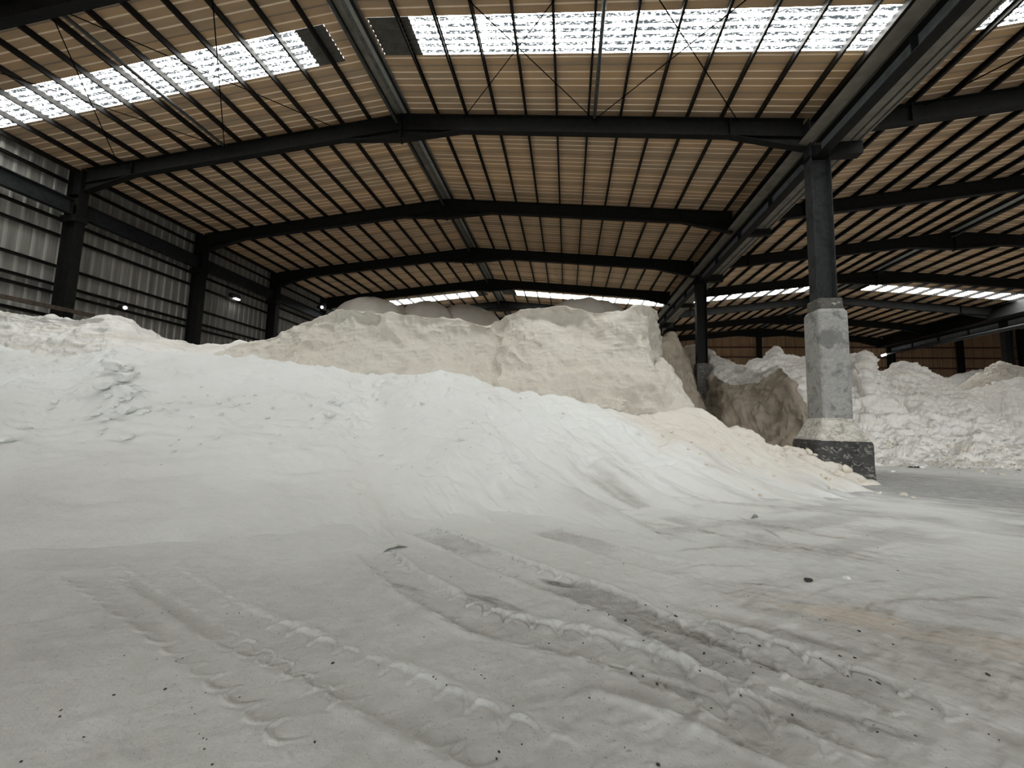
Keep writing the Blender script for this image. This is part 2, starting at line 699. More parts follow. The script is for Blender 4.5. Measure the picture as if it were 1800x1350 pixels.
for i in range(14):
    x = -6.25+1.14*i
    if i == 13:
        x = 8.14
    purlin(x, R1X, 'dark roof purlin on the right slope of the left bay, %s down from the ridge' % ORD[i], 'roof purlins of the left bay', (1.35 if i == 0 else 1.9) if i in (0, 13) else 1)
for i in range(14):
    x = -6.90 if i == 0 else -7.89-1.13*(i-1)
    if i == 13:
        x = -21.5
    purlin(x, R1X, 'dark roof purlin on the left slope of the left bay, %s down from the ridge' % ORD[i], 'roof purlins of the left bay', 1.2 if i in (0, 13) else 1)
for i in range(12):
    x = 21.85-1.085*i
    purlin(x, R2X, 'dark roof purlin on the left slope of the right bay, %s down from the ridge' % ORD[i], 'roof purlins of the right bay', 1.2)
for i in range(12):
    x = 22.55+1.10*i
    purlin(x, R2X, 'dark roof purlin on the right slope of the right bay, %s down from the ridge' % ORD[i], 'roof purlins of the right bay', 1.2)

# ridge caps ----------------------------------------------------------------
for xr, bay in ((R1X, 'left'), (R2X, 'right')):
    zr = ztop(xr, xr)+PUR
    root = empty('ridge_flashing', (xr, 20, zr), 'grey folded sheet ridge cap under the peak of the %s bay roof' % bay, 'ridge flashing', 'ridge flashings')
    L = Y1-Y0-.3
    MB().prism([(xr+.02, Y0, zr-.05), (xr+.36, Y0, zr-.085), (xr+.36, Y0, zr-.075), (xr+.02, Y0, zr-.04)], (0, L, 0)).build('right_leaf', 'galv', root)
    MB().prism([(xr-.12, Y0, zr-.055), (xr+.02, Y0, zr-.05), (xr+.02, Y0, zr-.04), (xr-.12, Y0, zr-.045)], (0, L, 0)).build('centre_strip', 'galvdark', root)
    MB().prism([(xr-.36, Y0, zr-.085), (xr-.12, Y0, zr-.055), (xr-.12, Y0, zr-.045), (xr-.36, Y0, zr-.075)], (0, L, 0)).build('left_leaf', 'gutter', root)
    for k in range(7):
        o = MB().tube((xr-.17, YF[k]+.10, zr-.52), (xr-.17, YF[k+1]-.10, zr-.52), .055, 10).build('ridge_strut', 'tube', None, origin=(xr-.17, YF[k]+3, zr-.52))
        tag(o, 'grey ridge strut of the %s bay, %s span counted from the viewer' % (bay, ORD[k]), 'strut', 'ridge struts', 'thing')

# braced span: struts and rods ----------------------------------------------
ya, yb = YF[0]+.13, YF[1]-.13
nodes1 = [-19.1, -14.1, -9.2, -4.05, .80, 5.65]
nodes2 = [11.3, 16.1, 21.0]
for x, where in ((-14.1, 'left'), (.80, 'right')):
    z = ztop(x, R1X)-.10
    o = MB().tube((x, ya, z), (x, yb, z), .06, 12).build('tie_strut', 'tube', None, origin=(x, (ya+yb)/2, z))
    tag(o, 'grey tubular tie strut halfway down the %s slope of the left bay' % where, 'strut', 'tie struts between the first two frames', 'thing')
names1 = ['far left beside the wall', 'left of the ridge', 'right of the ridge', 'near the valley']
pairs = [(0, 1), (1, 2), (3, 4), (4, 5)]
for (a, b), nm in zip(pairs, names1):
    for p, q, dr in ((a, b, 'rising to the left'), (b, a, 'rising to the right')):
        A = (nodes1[p], yb, ztop(nodes1[p], R1X)-.16)
        B = (nodes1[q], ya, ztop(nodes1[q], R1X)-.16)
        if p > q:
            A, B = A, B
        hi = 'towards the left' if B[0] < A[0] else 'towards the right'
        o = MB().tube(A, B, .016, 6).build('brace_rod', 'rod', None, origin=A)
        tag(o, 'thin brace rod %s, leaning %s nearer the viewer' % (nm, hi), 'brace rod', 'crossed brace rods under the roof', 'thing')
for p, q in ((0, 1), (1, 0), (1, 2), (2, 1)):
    A = (nodes2[p], yb, ztop(nodes2[p], R2X)-.16)
    B = (nodes2[q], ya, ztop(nodes2[q], R2X)-.16)
    o = MB().tube(A, B, .02, 6).build('brace_rod', 'rod', None, origin=A)
    lo = 'beside the valley gutter' if 0 in (p, q) else 'by the ridge'
    hi = 'towards the left' if B[0] < A[0] else 'towards the right'
    tag(o, 'right bay roof brace rod, %s, leaning %s nearer the viewer' % (lo, hi), 'brace rod', 'crossed brace rods under the roof', 'thing')


# columns ---------------------------------------------------------------------
def hcol(root, x0, x1, y, w, z0, z1, mat, tf=.03):
    MB().box(x0, x0+tf, y-w/2, y+w/2, z0, z1).build('flange', mat, root)
    MB().box(x1-tf, x1, y-w/2, y+w/2, z0, z1).build('flange', mat, root)
    MB().box(x0+tf, x1-tf, y-.012, y+.012, z0, z1).build('web', mat, root)


for k in range(1, 8):
    y = YF[k]
    root = empty('wall_column', (-21.2, y, 0), 'black steel column standing against the grey left wall, %s from the viewer' % ORD[k-1], 'column', 'columns along the left wall')
    hcol(root, -21.5, -20.85, y, .36, 0, ztop(-21.2, R1X), 'steel')
    MB().box(-21.62, -20.80, y-.22, y+.22, 8.33+ZB-.30, 8.33+ZB-.02).build('beam_seat', 'steel', root)
    MB().box(-21.47, -20.88, y-.17, y+.17, 9.25+ZB, 9.28+ZB).build('stiffener', 'steel', root)

# valley columns: the front one stands in concrete
zc = ztop(7.7, R1X)
cols = [(1, 'tall steel column rising from a pale concrete sleeve at the right'),
        (3, 'dark steel column half buried in shaded powder behind the cut cliff'),
        (5, 'dark steel column of the valley line, hidden deep behind the cliff')]
for k, lab in cols:
    y = YF[k]
    root = empty('valley_column', (V1X, y, 0), lab, 'column', 'columns along the valley')
    if k == 1:
        hcol(root, 7.82, 8.42, y, .40, 3.6, zc-.05, 'oldsteel')
        # stub brackets under the gutter, plates
        # concrete sleeve with chamfered shoulders
        def ring(x0, x1, y0, y1, z, c=.05):
            return [(x0+c, y0, z), (x1-c, y0, z), (x1, y0+c, z), (x1, y1-c, z), (x1-c, y1, z), (x0+c, y1, z), (x0, y1-c, z), (x0, y0+c, z)]
        cx, cyy = 8.16, 13.98
        def rg(hx, hy, z, c=.05):
            return ring(cx-hx, cx+hx, cyy-hy, cyy+hy, z, c)
        o = MB().loft([rg(.35, .36, 5.30), rg(.35, .36, 5.05), rg(.34, .36, 4.55)]).build('sleeve_collar', 'cakedsteel', root)
        o = MB().loft([rg(.37, .37, 5.32-.05), rg(.42, .43, 5.16), rg(.425, .435, 5.0), rg(.425, .435, 1.70)]).build('concrete_sleeve', 'concrete', root)
        bevel(o, .02)
        o = MB().loft([rg(.44, .45, 1.84, .06), rg(.50, .51, 1.70, .07), rg(.66, .60, 1.36, .08), rg(.75, .66, 1.20, .08), rg(.77, .67, 1.08, .08)]).build('flared_shoulder', 'shoulder', root)
        bevel(o, .03)
        o = MB().loft([rg(.765, .665, 1.17, .07), rg(.80, .69, 1.04, .07), rg(.79, .69, .45, .07), rg(.81, .70, -.05, .07)]).build('footing_block', 'footing', root)
        bevel(o, .03)
        MB().loft([rg(.345, .345, 5.62), rg(.36, .36, 5.27)]).build('powder_crust', 'cakedsteel', root)
    else:
        hcol(root, 7.82, 8.42, y, .40, 0, zc-.05, 'steel')
        if k == 3:
            MB().box(7.76, 8.48, y-.30, y+.30, 0, 5.35).build('caked_sleeve', 'cakedsteel', root)
    MB().box(7.75, 8.48, y-.22, y+.22, 9.0+ZB, 9.05+ZB).build('beam_seat', 'steel', root)
    MB().box(8.42, 9.42, y-.16, y+.16, 9.08+ZB, 9.50+ZB).build('bracket', 'steel', root)
for k in range(8):
    if k in (1, 3, 5):
        continue
    y = YF[k]
    if k in (2, 4, 6):
        o = MB().box(8.34, 9.42, y-.13, y+.13, 9.22+ZB, 9.50+ZB).build('gutter_bracket', 'steel', None, origin=(8.9, y, 9+ZB))
        tag(o, 'short black bracket off the valley girder, %s frame counted from the viewer' % ORD[k], 'bracket', 'brackets under the valley gutter', 'thing')

for k in (3, 5, 7):
    y = YF[k]
    root = empty('valley_column', (V2X, y, 0), 'dark steel column under the far right valley, %s frame counted from the viewer' % ORD[k], 'column', 'columns under the far right valley')
    hcol(root, V2X-.3, V2X+.3, y, .40, 0, ztop(35.3, R2X), 'steel')

# girders under the valley
spans = [(Y0, YF[1], 'nearest'), (YF[1], YF[3], 'second'), (YF[3], YF[5], 'third'), (YF[5], Y1-.2, 'farthest')]
for ya_, yb_, nm in spans:
    for vx, vn_, dz in ((V1X+.05, 'main valley', 0), (V2X, 'far right valley', 0)):
        root = empty('valley_girder', (vx, (ya_+yb_)/2, 9.05+ZB), 'blue grey steel girder under the %s gutter, %s span from the viewer' % (vn_, nm), 'girder', 'girders under the valley gutters')
        z0, z1 = 9.00+ZB, 9.50+ZB
        MB().box(vx-.18, vx+.13, ya_+.22, yb_-.22, z0, z0+.025).build('bottom_flange', 'steel', root)
        MB().box(vx-.18, vx+.18, ya_+.22, yb_-.22, z1-.025, z1).build('top_flange', 'steel', root)
        MB().box(vx-.012, vx+.012, ya_+.22, yb_-.22, z0+.025, z1-.025).build('web', 'web', root)
        yy = ya_+3.0
        while yy < yb_-1.5:
            MB().box(vx-.17, vx-.012, yy-.012, yy+.012, z0+.025, z1-.025).build('stiffener', 'bluesteel', root)
            yy += 3.0

for vx, x0, x1, za_, zc_, gm, nm in ((V1X, 7.48, 9.40, 10.60, 10.82, 'gutter', 'long dull cream sheet gutter in the main valley between the two bays'), (V2X, 34.18, 36.7, 10.80, 10.76, 'steel', 'long dark sheet gutter in the far right valley')):
    root = empty('valley_gutter', ((x0+x1)/2, 20, 10.0+ZB), nm, 'gutter', 'valley gutters')
    zb, zt_ = 9.52+ZB, 10.55+ZB
    m = MB()
    t = .012
    za_, zc_ = za_+ZB, zc_+ZB
    m.prism([(x0+.86, Y0, za_), (x0, Y0, zb), (x1, Y0, zb), (x1+.40, Y0, zc_), (x1+.40-t, Y0, zc_), (x1-t, Y0, zb+t), (x0+t, Y0, zb+t), (x0+.86+t, Y0, za_)], (0, Y1-.3-Y0, 0))
    m.build('trough', gm, root)
    for xx in (x0+.45, x1-.78, x1-.34, x1-.10):
        MB().box(xx-.016, xx+.016, Y0+.01, Y1-.35, zb-.03, zb-.002).build('seam', 'gutterseam', root)

# drain pipe far right under the second valley, its bright end made to glow
root = empty('drain_pipe', (34.9, 45, 8.5+ZB), 'long dark drain pipe with a glowing end under the far right valley', 'pipe')
A, B = at(1560, 622, 48/1.12), at(1810, 570, 31/1.15)
MB().tube(A, B, .14, 12).build('pipe', 'bluesteel', root)
A2 = at(1549, 625.5, 48.4/1.12)
MB().tube(A2, A, .10, 12).build('glow_cap', 'lamp', root)

# left wall: eave beams, girts
for k in range(-1, 7):
    ya_ = YF[k] if k >= 0 else Y0
    yb_ = YF[k+1]
    if k == -1:
        continue
    root = empty('eave_beam', (-21.05, (ya_+yb_)/2, 8.35+ZB), 'dark blue grey eave beam on the left wall, %s span from the viewer' % ORD[k], 'beam', 'eave beams on the left wall')
    x, z0, z1 = -21.15, 8.34+ZB, 8.99+ZB
    a_, b_ = ya_+.20, yb_-.20
    MB().box(x-.15, x+.15, a_, b_, z0, z0+.03).build('bottom_flange', 'bluesteel', root)
    MB().box(x-.15, x+.15, a_, b_, z1-.03, z1).build('top_flange', 'bluesteel', root)
    MB().box(x-.012, x+.012, a_, b_, z0+.03, z1-.03).build('web', 'bluesteel', root)
    for yy in (b_-.02, a_+.02):
        m = MB().box(x-.14, x+.14, yy-.015, yy+.015, z0+.03, z1-.03)
        for q in range(4):
            for sx in (-.08, .08):
                zz = z0+.12+q*.14
                m.tube((x+sx, yy-.05, zz), (x+sx, yy+.05, zz), .02, 6)
        m.build('end_plate', 'steel', root)

for i, (z, nm) in enumerate([(9.86, 'just above the eave beam'), (8.12, 'just below the eave beam'), (7.42, 'second below the eave beam'), (6.09, 'third below the eave beam'),
                             (5.30, 'upper one of the close pair'), (4.95, 'lower one of the close pair'), (3.95, 'lowest, just above the powder')]):
    zz = z+ZB
    h = .10 if i != 6 else .12
    pr = [(0, 0), (.16, 0), (.16, .03), (.152, .03), (.152, .008), (.008, .008), (.008, h-.008), (.152, h-.008), (.152, h-.03), (.16, h-.03), (.16, h), (0, h)]
    o = MB().prism([(-21.72+.03+a, Y0, zz-h/2+b) for a, b in pr], (0, Y1-.3-Y0, 0)).build('wall_girt', 'purlin', None, origin=(-21.6, 0, zz))
    tag(o, 'dark horizontal girt along the grey left wall, %s' % nm, 'girt', 'girts on the left wall', 'thing')

A = at(-30, 512, 16.2)
B = at(168, 558, 16.0)
A[0] = B[0] = -20.75
A = CAM+ray(-20, 516)*(-20.75/ray(-20, 516)[0])
B = CAM+ray(164, 555)*(-20.75/ray(164, 555)[0])
o = MB().prism([A+np.array([0, 0, -.09]), A+np.array([.1, 0, -.09]), A+np.array([.1, 0, .07]), A+np.array([0, 0, .07])], B-A).build('leaning_plank', 'rust', None, origin=tuple(A))
tag(o, 'weathered plank slung along the left wall just above the powder', 'plank', None, 'thing')

# end wall: posts and girts
for x, nm in ((15.6, 'behind the shaded middle column'), (22.0, 'under the ridge of the right bay'), (28.8, 'behind the concrete sleeved column'), (42.5, 'right of the far valley'), (48.3, 'farthest right')):
    root = empty('end_wall_post', (x, Y1-.35, 0), 'dark steel post on the brown end wall, %s' % nm, 'post', 'posts of the end wall')
    hcol(root, x-.24, x+.24, Y1-.36, .3, 0, min(ztop(x, R2X if x < 35.7 else R3X)-.05, 20), 'steel')
for z, nm in ((9.6, 'top'), (8.43, 'second from the top'), (7.29, 'third from the top'), (6.1, 'lowest')):
    o = MB().box(8.4, 62.5, Y1-.22, Y1-.06, z+ZB-.07, z+ZB+.07).build('wall_girt', 'girtred', None, origin=(30, Y1-.15, z+ZB))
    tag(o, 'red brown girt across the brown end wall, %s' % nm, 'girt', 'girts of the end wall', 'thing')


# lamps on the left wall
def lamp(px, py, w, h, lab, x=-21.45):
    r = ray(px, py)
    P = CAM+r*(x/r[0])
    root = empty('wall_lamp', tuple(P), lab, 'lamp', 'small lamps on the left wall')
    X, Y, Z = P
    m = MB().box(X-.12, X+.10, Y-w/2, Y+w/2, Z-h/2, Z+h/2)
    bevel(m.build('housing', 'lampbody', root), .03)
    MB().box(X-.04, X+.13, Y-w*.12, Y+w*.38, Z-h*.62, Z-h*.40).build('lens', 'lamp', root)
    MB().box(X-.25, X-.10, Y-.04, Y+.04, Z-.05, Z+.05).build('wall_bracket', 'steel', root)
    return root


lamp(413, 521, .75, .28, 'black boxy floodlight with a glowing lower lens on the left wall')
r = ray(219, 541)
P = CAM+r*(-21.4/r[0])
root = empty('round_lamp', tuple(P), 'small round lit bulb between the close pair of girts on the left wall', 'lamp', 'small lamps on the left wall')
MB().tube(P+np.array([-.25, 0, 0]), P+np.array([.02, 0, 0]), .13, 14).build('housing', 'lampbody', root)
MB().tube(P+np.array([.02, 0, 0]), P+np.array([.06, -.01, 0]), .075, 14).build('bulb', 'lamp', root)
r = ray(565, 540)
P = CAM+r*(-21.3/r[0])
root = empty('round_lamp', tuple(P), 'tiny lit bulb high on the left wall above the pale ramp of powder', 'lamp', 'small lamps on the left wall')
MB().tube(P+np.array([-.35, 0, 0]), P+np.array([.02, 0, 0]), .14, 14).build('housing', 'lampbody', root)
MB().tube(P+np.array([.02, 0, 0]), P+np.array([.07, -.02, 0]), .12, 14).build('bulb', 'lamp', root)

# ------------------------------------------------------------------ ground
TRACKS = [
    ([(728, 926), (807, 957), (900, 997), (977, 1027), (1067, 1060), (1167, 1107), (1290, 1160), (1420, 1225)], .42, .030, 1.0),
    ([(250, 1000), (330, 1050), (420, 1105), (560, 1160), (680, 1215), (800, 1275), (930, 1340), (1030, 1400)], .36, .018, .35),
    ([(655, 965), (683, 993), (743, 1040), (833, 1087), (950, 1120), (1050, 1140), (1133, 1165), (1250, 1215), (1370, 1280), (1480, 1345)], .34, .030, .8),
    ([(1000, 1180), (1117, 1205), (1233, 1240), (1333, 1285), (1430, 1335), (1520, 1390)], .30, .028, .6),
    ([(1180, 1085), (1267, 1113), (1350, 1140), (1450, 1175), (1533, 1205), (1600, 1240), (1720, 1310)], .36, .024, .9),
    ([(1270, 1190), (1340, 1222), (1393, 1242), (1450, 1265), (1517, 1292), (1593, 1325), (1660, 1360)], .30, .024, .7),
    ([(940, 925), (1000, 945), (1060, 962), (1130, 985), (1230, 1010)], .45, .02, .6),
    ([(150, 1000), (230, 1050), (300, 1095), (400, 1160), (500, 1230), (600, 1310)], .34, .008, .2),
    ([(1160, 905), (1250, 930), (1330, 950), (1450, 975)], .5, .02, .6),
]
xs = np.concatenate([np.arange(-22, -4.5, .35), np.arange(-4.5, -2.4, .02), np.arange(-2.4, 2.7, .0092), np.arange(2.7, 4.6, .02), np.arange(4.6, 13, .07), np.arange(13, 64.1, .6)])
ys = np.concatenate([np.arange(-32, 1.0, 1.0), np.arange(1.0, 1.3, .03), np.arange(1.3, 3.5, .0092), np.arange(3.5, 4.6, .016), np.arange(4.6, 7.2, .03), np.arange(7.2, 20, .10), np.arange(20, 50.3, .6)])
GX, GY = np.meshgrid(xs, ys, indexing='ij')
G3 = np.stack([GX, GY, np.zeros_like(GX)], -1)
GZ = .020*fbm(G3, .55, 3, 3)+.008*fbm(G3, 2.2, 4, 9)
near = smooth(16, 8, GY)*smooth(-9, -5, GX)
flow = np.stack([GX*.8+GY*.55, (GY*.8-GX*.55)*3.2, GX*0], -1)     # streaks swept along the driving direction
GZ += near*(.35+.65*smooth(-1.5, 1.0, GX))*(.012*fbm(flow, 1.2, 4, 21)+.004*fbm(flow, 6, 3, 22)+.003*fbm(G3, 14, 3, 23))
stain_shade = np.zeros(GX.shape+(3,))


def seg_coords(pts, X, Y):
    best = np.full(X.shape, 1e9)
    S = np.zeros(X.shape)
    T = np.zeros(X.shape)
    acc = 0
    pts = cr(np.array(pts), 26)
    for a, b in zip(pts[:-1], pts[1:]):
        d = b-a
        L = np.hypot(*d)
        if L < 1e-6:
            continue
        d = d/L
        u = np.clip((X-a[0])*d[0]+(Y-a[1])*d[1], 0, L)
        ex, ey = X-(a[0]+d[0]*u), Y-(a[1]+d[1]*u)
        dist = np.hypot(ex, ey)
        m = dist < best
        best[m] = dist[m]
        S[m] = (acc+u)[m]
        T[m] = (ex*d[1]-ey*d[0])[m]
        acc += L
    return S, T, best, acc


for pts, w, dep, dirt in TRACKS:
    P = np.array([floor_at(px, py)[:2] for px, py in pts])
    S, T, D, L = seg_coords(P, GX, GY)
    e = smooth(w*.62, w*.42, D)*smooth(0, .4, S)*smooth(L, L-.4, S)
    wob = vn(np.stack([GX*3, GY*3, GX*0], -1), 5)
    GZ -= dep*e*(.55+.45*wob)
    rim = np.exp(-((D-w*.60)/.035)**2)*smooth(0, .3, S)*smooth(L, L-.3, S)
    GZ += .5*dep*rim*(.6+.6*wob)
    P_ = .20
    side = (T > 0)*.5
    q = (S+.02*wob)/P_+side
    fr = q-np.floor(q)
    at_ = np.abs(T)
    tc_ = w*(.50+.05*np.sin(fr*3.14)-.30*fr**4)                      # every lug leaves a hook that curls in from the edge
    wl = .0095+.003*np.clip(wob, -1, 1)
    hook = np.exp(-((at_-tc_)/wl)**2)
    bar = np.exp(-(np.minimum(fr, 1-fr)*P_/wl)**2)*smooth(w*.22, w*.28, at_)*smooth(w*.54, w*.46, at_)*.8
    keep = np.clip(.80+.75*vn(np.stack([GX*2.3, GY*2.3, GX*0+9.5], -1), 17), .1, 1)*(.45+.55*dirt)
    ends = smooth(0, .3, S)*smooth(L, L-.3, S)*(D < w)
    lug = np.maximum(hook, bar)*ends*keep
    inner = np.exp(-((at_-tc_+.020)/(wl*1.1))**2)*ends*keep
    bar_in = np.exp(-((fr*P_-.022)/(wl*1.1))**2)*smooth(w*.16, w*.22, at_)*smooth(w*.60, w*.50, at_)*ends*keep
    inner = np.maximum(inner, .8*bar_in)
    GZ += .019*lug-.012*inner
    stain_shade[..., 1] = np.maximum(stain_shade[..., 1], .85*inner*(.35+.65*dirt))  # groove dirt together with the grooves' shade, painted grey
    blob = np.clip(.5+.9*fbm(np.stack([GX, GY, GX*0+3], -1), .9, 3, 31), 0, 1)
    stain_shade[..., 1] = np.maximum(stain_shade[..., 1], .55*e*dirt*blob)
    stain_shade[..., 0] = np.maximum(stain_shade[..., 0], .35*e*dirt*np.clip(blob-.3, 0, 1))


def blot(px, py, rx, ry, ch, amt, ang=-.42, nz=.6, st=1.0):
    """a patch of dirt on the ground round a picture point; rx, ry in metres"""
    c = floor_at(px, py)
    dx, dy = GX-c[0], GY-c[1]
    a = ang
    u = (dx*math.cos(a)+dy*math.sin(a))/rx
    v = (-dx*math.sin(a)+dy*math.cos(a))/ry
    n = fbm(np.stack([GX*math.cos(a)+GY*math.sin(a), (-GX*math.sin(a)+GY*math.cos(a))*3, GX*0+px*.01], -1), 1.6, 4, int(px) % 50)
    n2 = fbm(np.stack([GX*math.cos(a)*2+GY*math.sin(a)*2, (-GX*math.sin(a)+GY*math.cos(a))*16, GX*0+px*.03], -1), 1.5, 4, int(py) % 50)
    m = smooth(1.15, .25, np.hypot(u, v)+nz*n*.7)*np.clip(1-.45*st+.9*st*n2, 0, 1.1)
    stain_shade[..., ch] = np.maximum(stain_shade[..., ch], amt*m)


for b in [(1580, 1110, 1.5, .75, 0, .42, -.42, .6, .45), (1500, 1080, .40, .22, 2, .55, -.42, .8, .4), (1690, 1170, 1.3, .7, 0, .40, -.42, .6, .5), (1760, 1140, .6, .3, 2, .35, -.42, .8, .5),
          (1430, 1125, .55, .12, 1, .75, -.42, .4, .4), (1310, 1095, .8, .16, 0, .5, -.42, .6, .4), (1740, 1260, .5, .3, 0, .4), (1700, 1080, .9, .3, 0, .35), (1400, 1060, .6, .25, 0, .25),
          (985, 1025, .30, .08, 1, 1.0, -.42, .4, .4), (815, 960, .3, .09, 1, .8), (720, 1035, .4, .10, 1, .7, -.42, .5, .4), (870, 1065, .4, .10, 1, .8, -.42, .5, .4),
          (1180, 1100, .45, .12, 0, .75, -.42, .5, .4), (1120, 935, .8, .18, 1, .8), (1200, 930, 1.0, .2, 0, .45), (1340, 925, 1.4, .2, 0, .45), (1490, 975, 1.4, .35, 0, .45, -.42, .6, .5), (1580, 940, 1.6, .3, 0, .35),
          (1440, 900, 2.2, .25, 0, .4), (1650, 955, 1.5, .4, 1, .4, -.42, .6, .5), (1770, 1000, 1.6, .3, 1, .4), (1750, 870, 10.0, 5.0, 1, .80, -.42, .4, .15), (1620, 845, 5, 4, 1, .70, -.42, .4, .15), (1770, 930, 2.5, .8, 1, .8, -.42, .5, .3),
          (1400, 1180, .9, .07, 1, .7, -.42, .4, .3), (1500, 1260, .7, .08, 1, .8, -.42, .4, .3), (1000, 1150, 1.0, .06, 1, .4), (60, 1150, .35, .12, 1, .35), (210, 1040, .4, .12, 1, .35), (240, 1320, .2, .07, 1, .3), (1500, 1330, .5, .12, 1, .4)]:
    blot(*b)
stain_shade[..., 1] = np.maximum(stain_shade[..., 1], .40*np.clip(.15+fbm(flow, .8, 4, 77), 0, 1)*near*smooth(2.0, 4.0, GX+GY*.35))
G3[..., 2] = GZ
for pts, w in [([(1190, 1003), (1240, 996), (1320, 997), (1420, 1005), (1520, 1018)], .022), ([(1382, 1078), (1410, 1052), (1450, 1034), (1510, 1024), (1560, 1020)], .022), ([(1540, 1063), (1600, 1056), (1660, 1056), (1760, 1052)], .03),
               ([(1590, 1135), (1630, 1118), (1690, 1104)], .03), ([(1395, 1020), (1440, 1021), (1490, 1020), (1570, 1023)], .02), ([(1240, 1030), (1300, 1026), (1360, 1028), (1410, 1032)], .025), ([(1285, 900), (1320, 920), (1352, 935), (1378, 950)], .03), ([(1180, 970), (1280, 965), (1420, 962), (1560, 968)], .03)]:
    S, T, D, L = seg_coords(np.array([floor_at(px, py)[:2] for px, py in pts]), GX, GY)
    br = np.clip(.6+.9*vn(np.stack([GX*4, GY*4, GX*0+2], -1), 44), 0, 1)
    ln = np.exp(-(D/w)**2)*br*smooth(0, .15, S)*smooth(L, L-.15, S)
    stain_shade[..., 0] = np.maximum(stain_shade[..., 0], .6*ln)
    GZ -= .008*ln
# dashes of dirt dragged along the driving direction
dash = smooth(.42, .62, fbm(np.stack([flow[..., 0]*5, flow[..., 1]*9, GX*0], -1), 1.0, 3, 97))
stain_shade[..., 0] = np.maximum(stain_shade[..., 0], .75*dash*np.clip(stain_shade[..., 0]*2.2, 0, 1))
S, T, D, L = seg_coords(np.array([floor_at(px, py)[:2] for px, py in [(1540, 878), (1620, 908), (1700, 942), (1800, 985), (1900, 1030)]]), GX, GY)
clean = np.exp(-(np.clip(D*np.where(T > 0, .9, .45)-.15, 0, None)/.35)**2)*np.clip(.8+.5*vn(np.stack([GX*1.5, GY*1.5, GX*0+5], -1), 47), 0, 1)
stain_shade *= (1-.8*clean)[..., None]
GZ += .03*np.exp(-(D/.30)**2)*np.clip(.7+.6*vn(np.stack([GX*3, GY*3, GX*0], -1), 48), 0, 1.3)
stain_shade[..., 1] = np.maximum(stain_shade[..., 1], (.30+.10*fbm(G3, .7, 3, 91))*smooth(8.0, 2.5, GY-.10*GX))  # grey deepens towards the viewer: dimmer foreground light painted in
floor = struct(grid_mesh('floor', G3, 'white', stain_shade, flip=True))

# ------------------------------------------------------------------ powder heaps


def heap(name, rows, n, m, mat, label, amp=.10, scale=.8, row_w=None, cols_w=None, extra=None, stain_shade_fn=None, group='heaps of powder'):
    """rows: list of polylines (k points each) from the toe up and over"""
    R = np.array(rows, float)
    R = cr_w(R, row_w or [1]*(len(R)-1), n)
    Q = cr_w(np.swapaxes(R, 0, 1), cols_w or [1]*(R.shape[1]-1), m)
    P = np.swapaxes(Q, 0, 1)
    N = normals(P)
    if N[..., 2].mean() < 0:
        N = -N
    d = amp*fbm(P, scale, 5, len(name)+n, .5)
    if extra is not None:
        d = d+extra(P, N)
    P = P+N*d[..., None]
    st = stain_shade_fn(P, N) if stain_shade_fn else None
    o = grid_mesh(name, P, mat, st, flip=True)
    if o.data.polygons[0].normal.z == 0:
        pass
    nz = np.zeros(len(o.data.polygons)*3)
    o.data.polygons.foreach_get('normal', nz)
    if nz.reshape(-1, 3)[:, 2].mean() < 0:
        o.data.flip_normals()
    tag(o, label, 'powder heap', group, 'thing')
    return o, P


def lerp(a, b, t):
    return np.asarray(a)*(1-t)+np.asarray(b)*t


# --- the near slope
crest = [(-320, 640, 9.6), (-150, 626, 10.0), (0, 617, 10.2), (70, 625, 10.2), (120, 627, 10.2), (200, 618, 10.2), (300, 622, 10.2), (400, 629, 10.3), (500, 637, 10.4), (589, 649, 10.6), (645, 662, 10.8),
         (700, 655, 10.0), (742, 655, 10.0), (783, 657, 10.2), (839, 665, 10.5), (885, 683, 11.0), (950, 690, 11.4), (1013, 705, 12.0), (1087, 726, 12.8), (1150, 722, 13.4), (1213, 719, 13.5), (1265, 745, 13.2),
         (1317, 763, 12.9), (1357, 785, 12.6), (1390, 788, 12.45), (1420, 797, 12.3), (1450, 818, 12.1), (1490, 832, 11.9), (1520, 850, 11.75), (1575, 878, 11.2)]
toe_y = {-320: 1050, -150: 1040, 0: 1025, 200: 1005, 400: 975, 600: 945, 700: 928, 800: 925, 900: 930, 1000: 940, 1087: 935, 1150: 920, 1213: 905, 1317: 893, 1450: 888, 1520: 893, 1575: 885}
tx, ty = np.array(list(toe_y.keys())), np.array(list(toe_y.values()))
crest = [(q[0], q[1], q[2]+np.interp(q[0], [-320, 600, 700, 900, 1013, 1087], [1.6, 1.8, 2.2, 1.3, .6, 0])) for q in crest]
C = np.array([at(*q) for q in crest])
# the toe is shifted so the slope falls towards the viewer and to the right
T_ = np.array([floor_at(q[0]+(min(140, max(0, (q[0]-500)*.25)) if q[0] < 1150 else max(20, 140-(q[0]-1150)*.38)),
                        np.interp(q[0]+min(120, max(0, (q[0]-500)*.2)), tx, ty), -.05) for q in crest])
rows = []
for t, sag in ((-.13, -.128), (0, -.004), (.12, .075), (.28, .13), (.50, .12), (.72, .06), (.90, .01), (1.0, -.00)):
    row = lerp(T_, C, t)
    row[:, 2] -= sag*(C[:, 2]-T_[:, 2])
    rows.append(row)
out = C-CAM
out[:, 2] = 0
out /= np.linalg.norm(out, axis=1, keepdims=True)
rightness = smooth(1120, 1230, np.array([q[0] for q in crest]))[:, None]
b1 = C+out*(.9-.3*rightness)
b1[:, 2] -= (.03*(1-rightness)+.35*rightness)[:, 0]
b2 = C+out*(2.6-.8*rightness)
b2[:, 2] -= (.10*(1-rightness)+1.3*rightness)[:, 0]
b3 = C+out*(5.0-2.0*rightness)
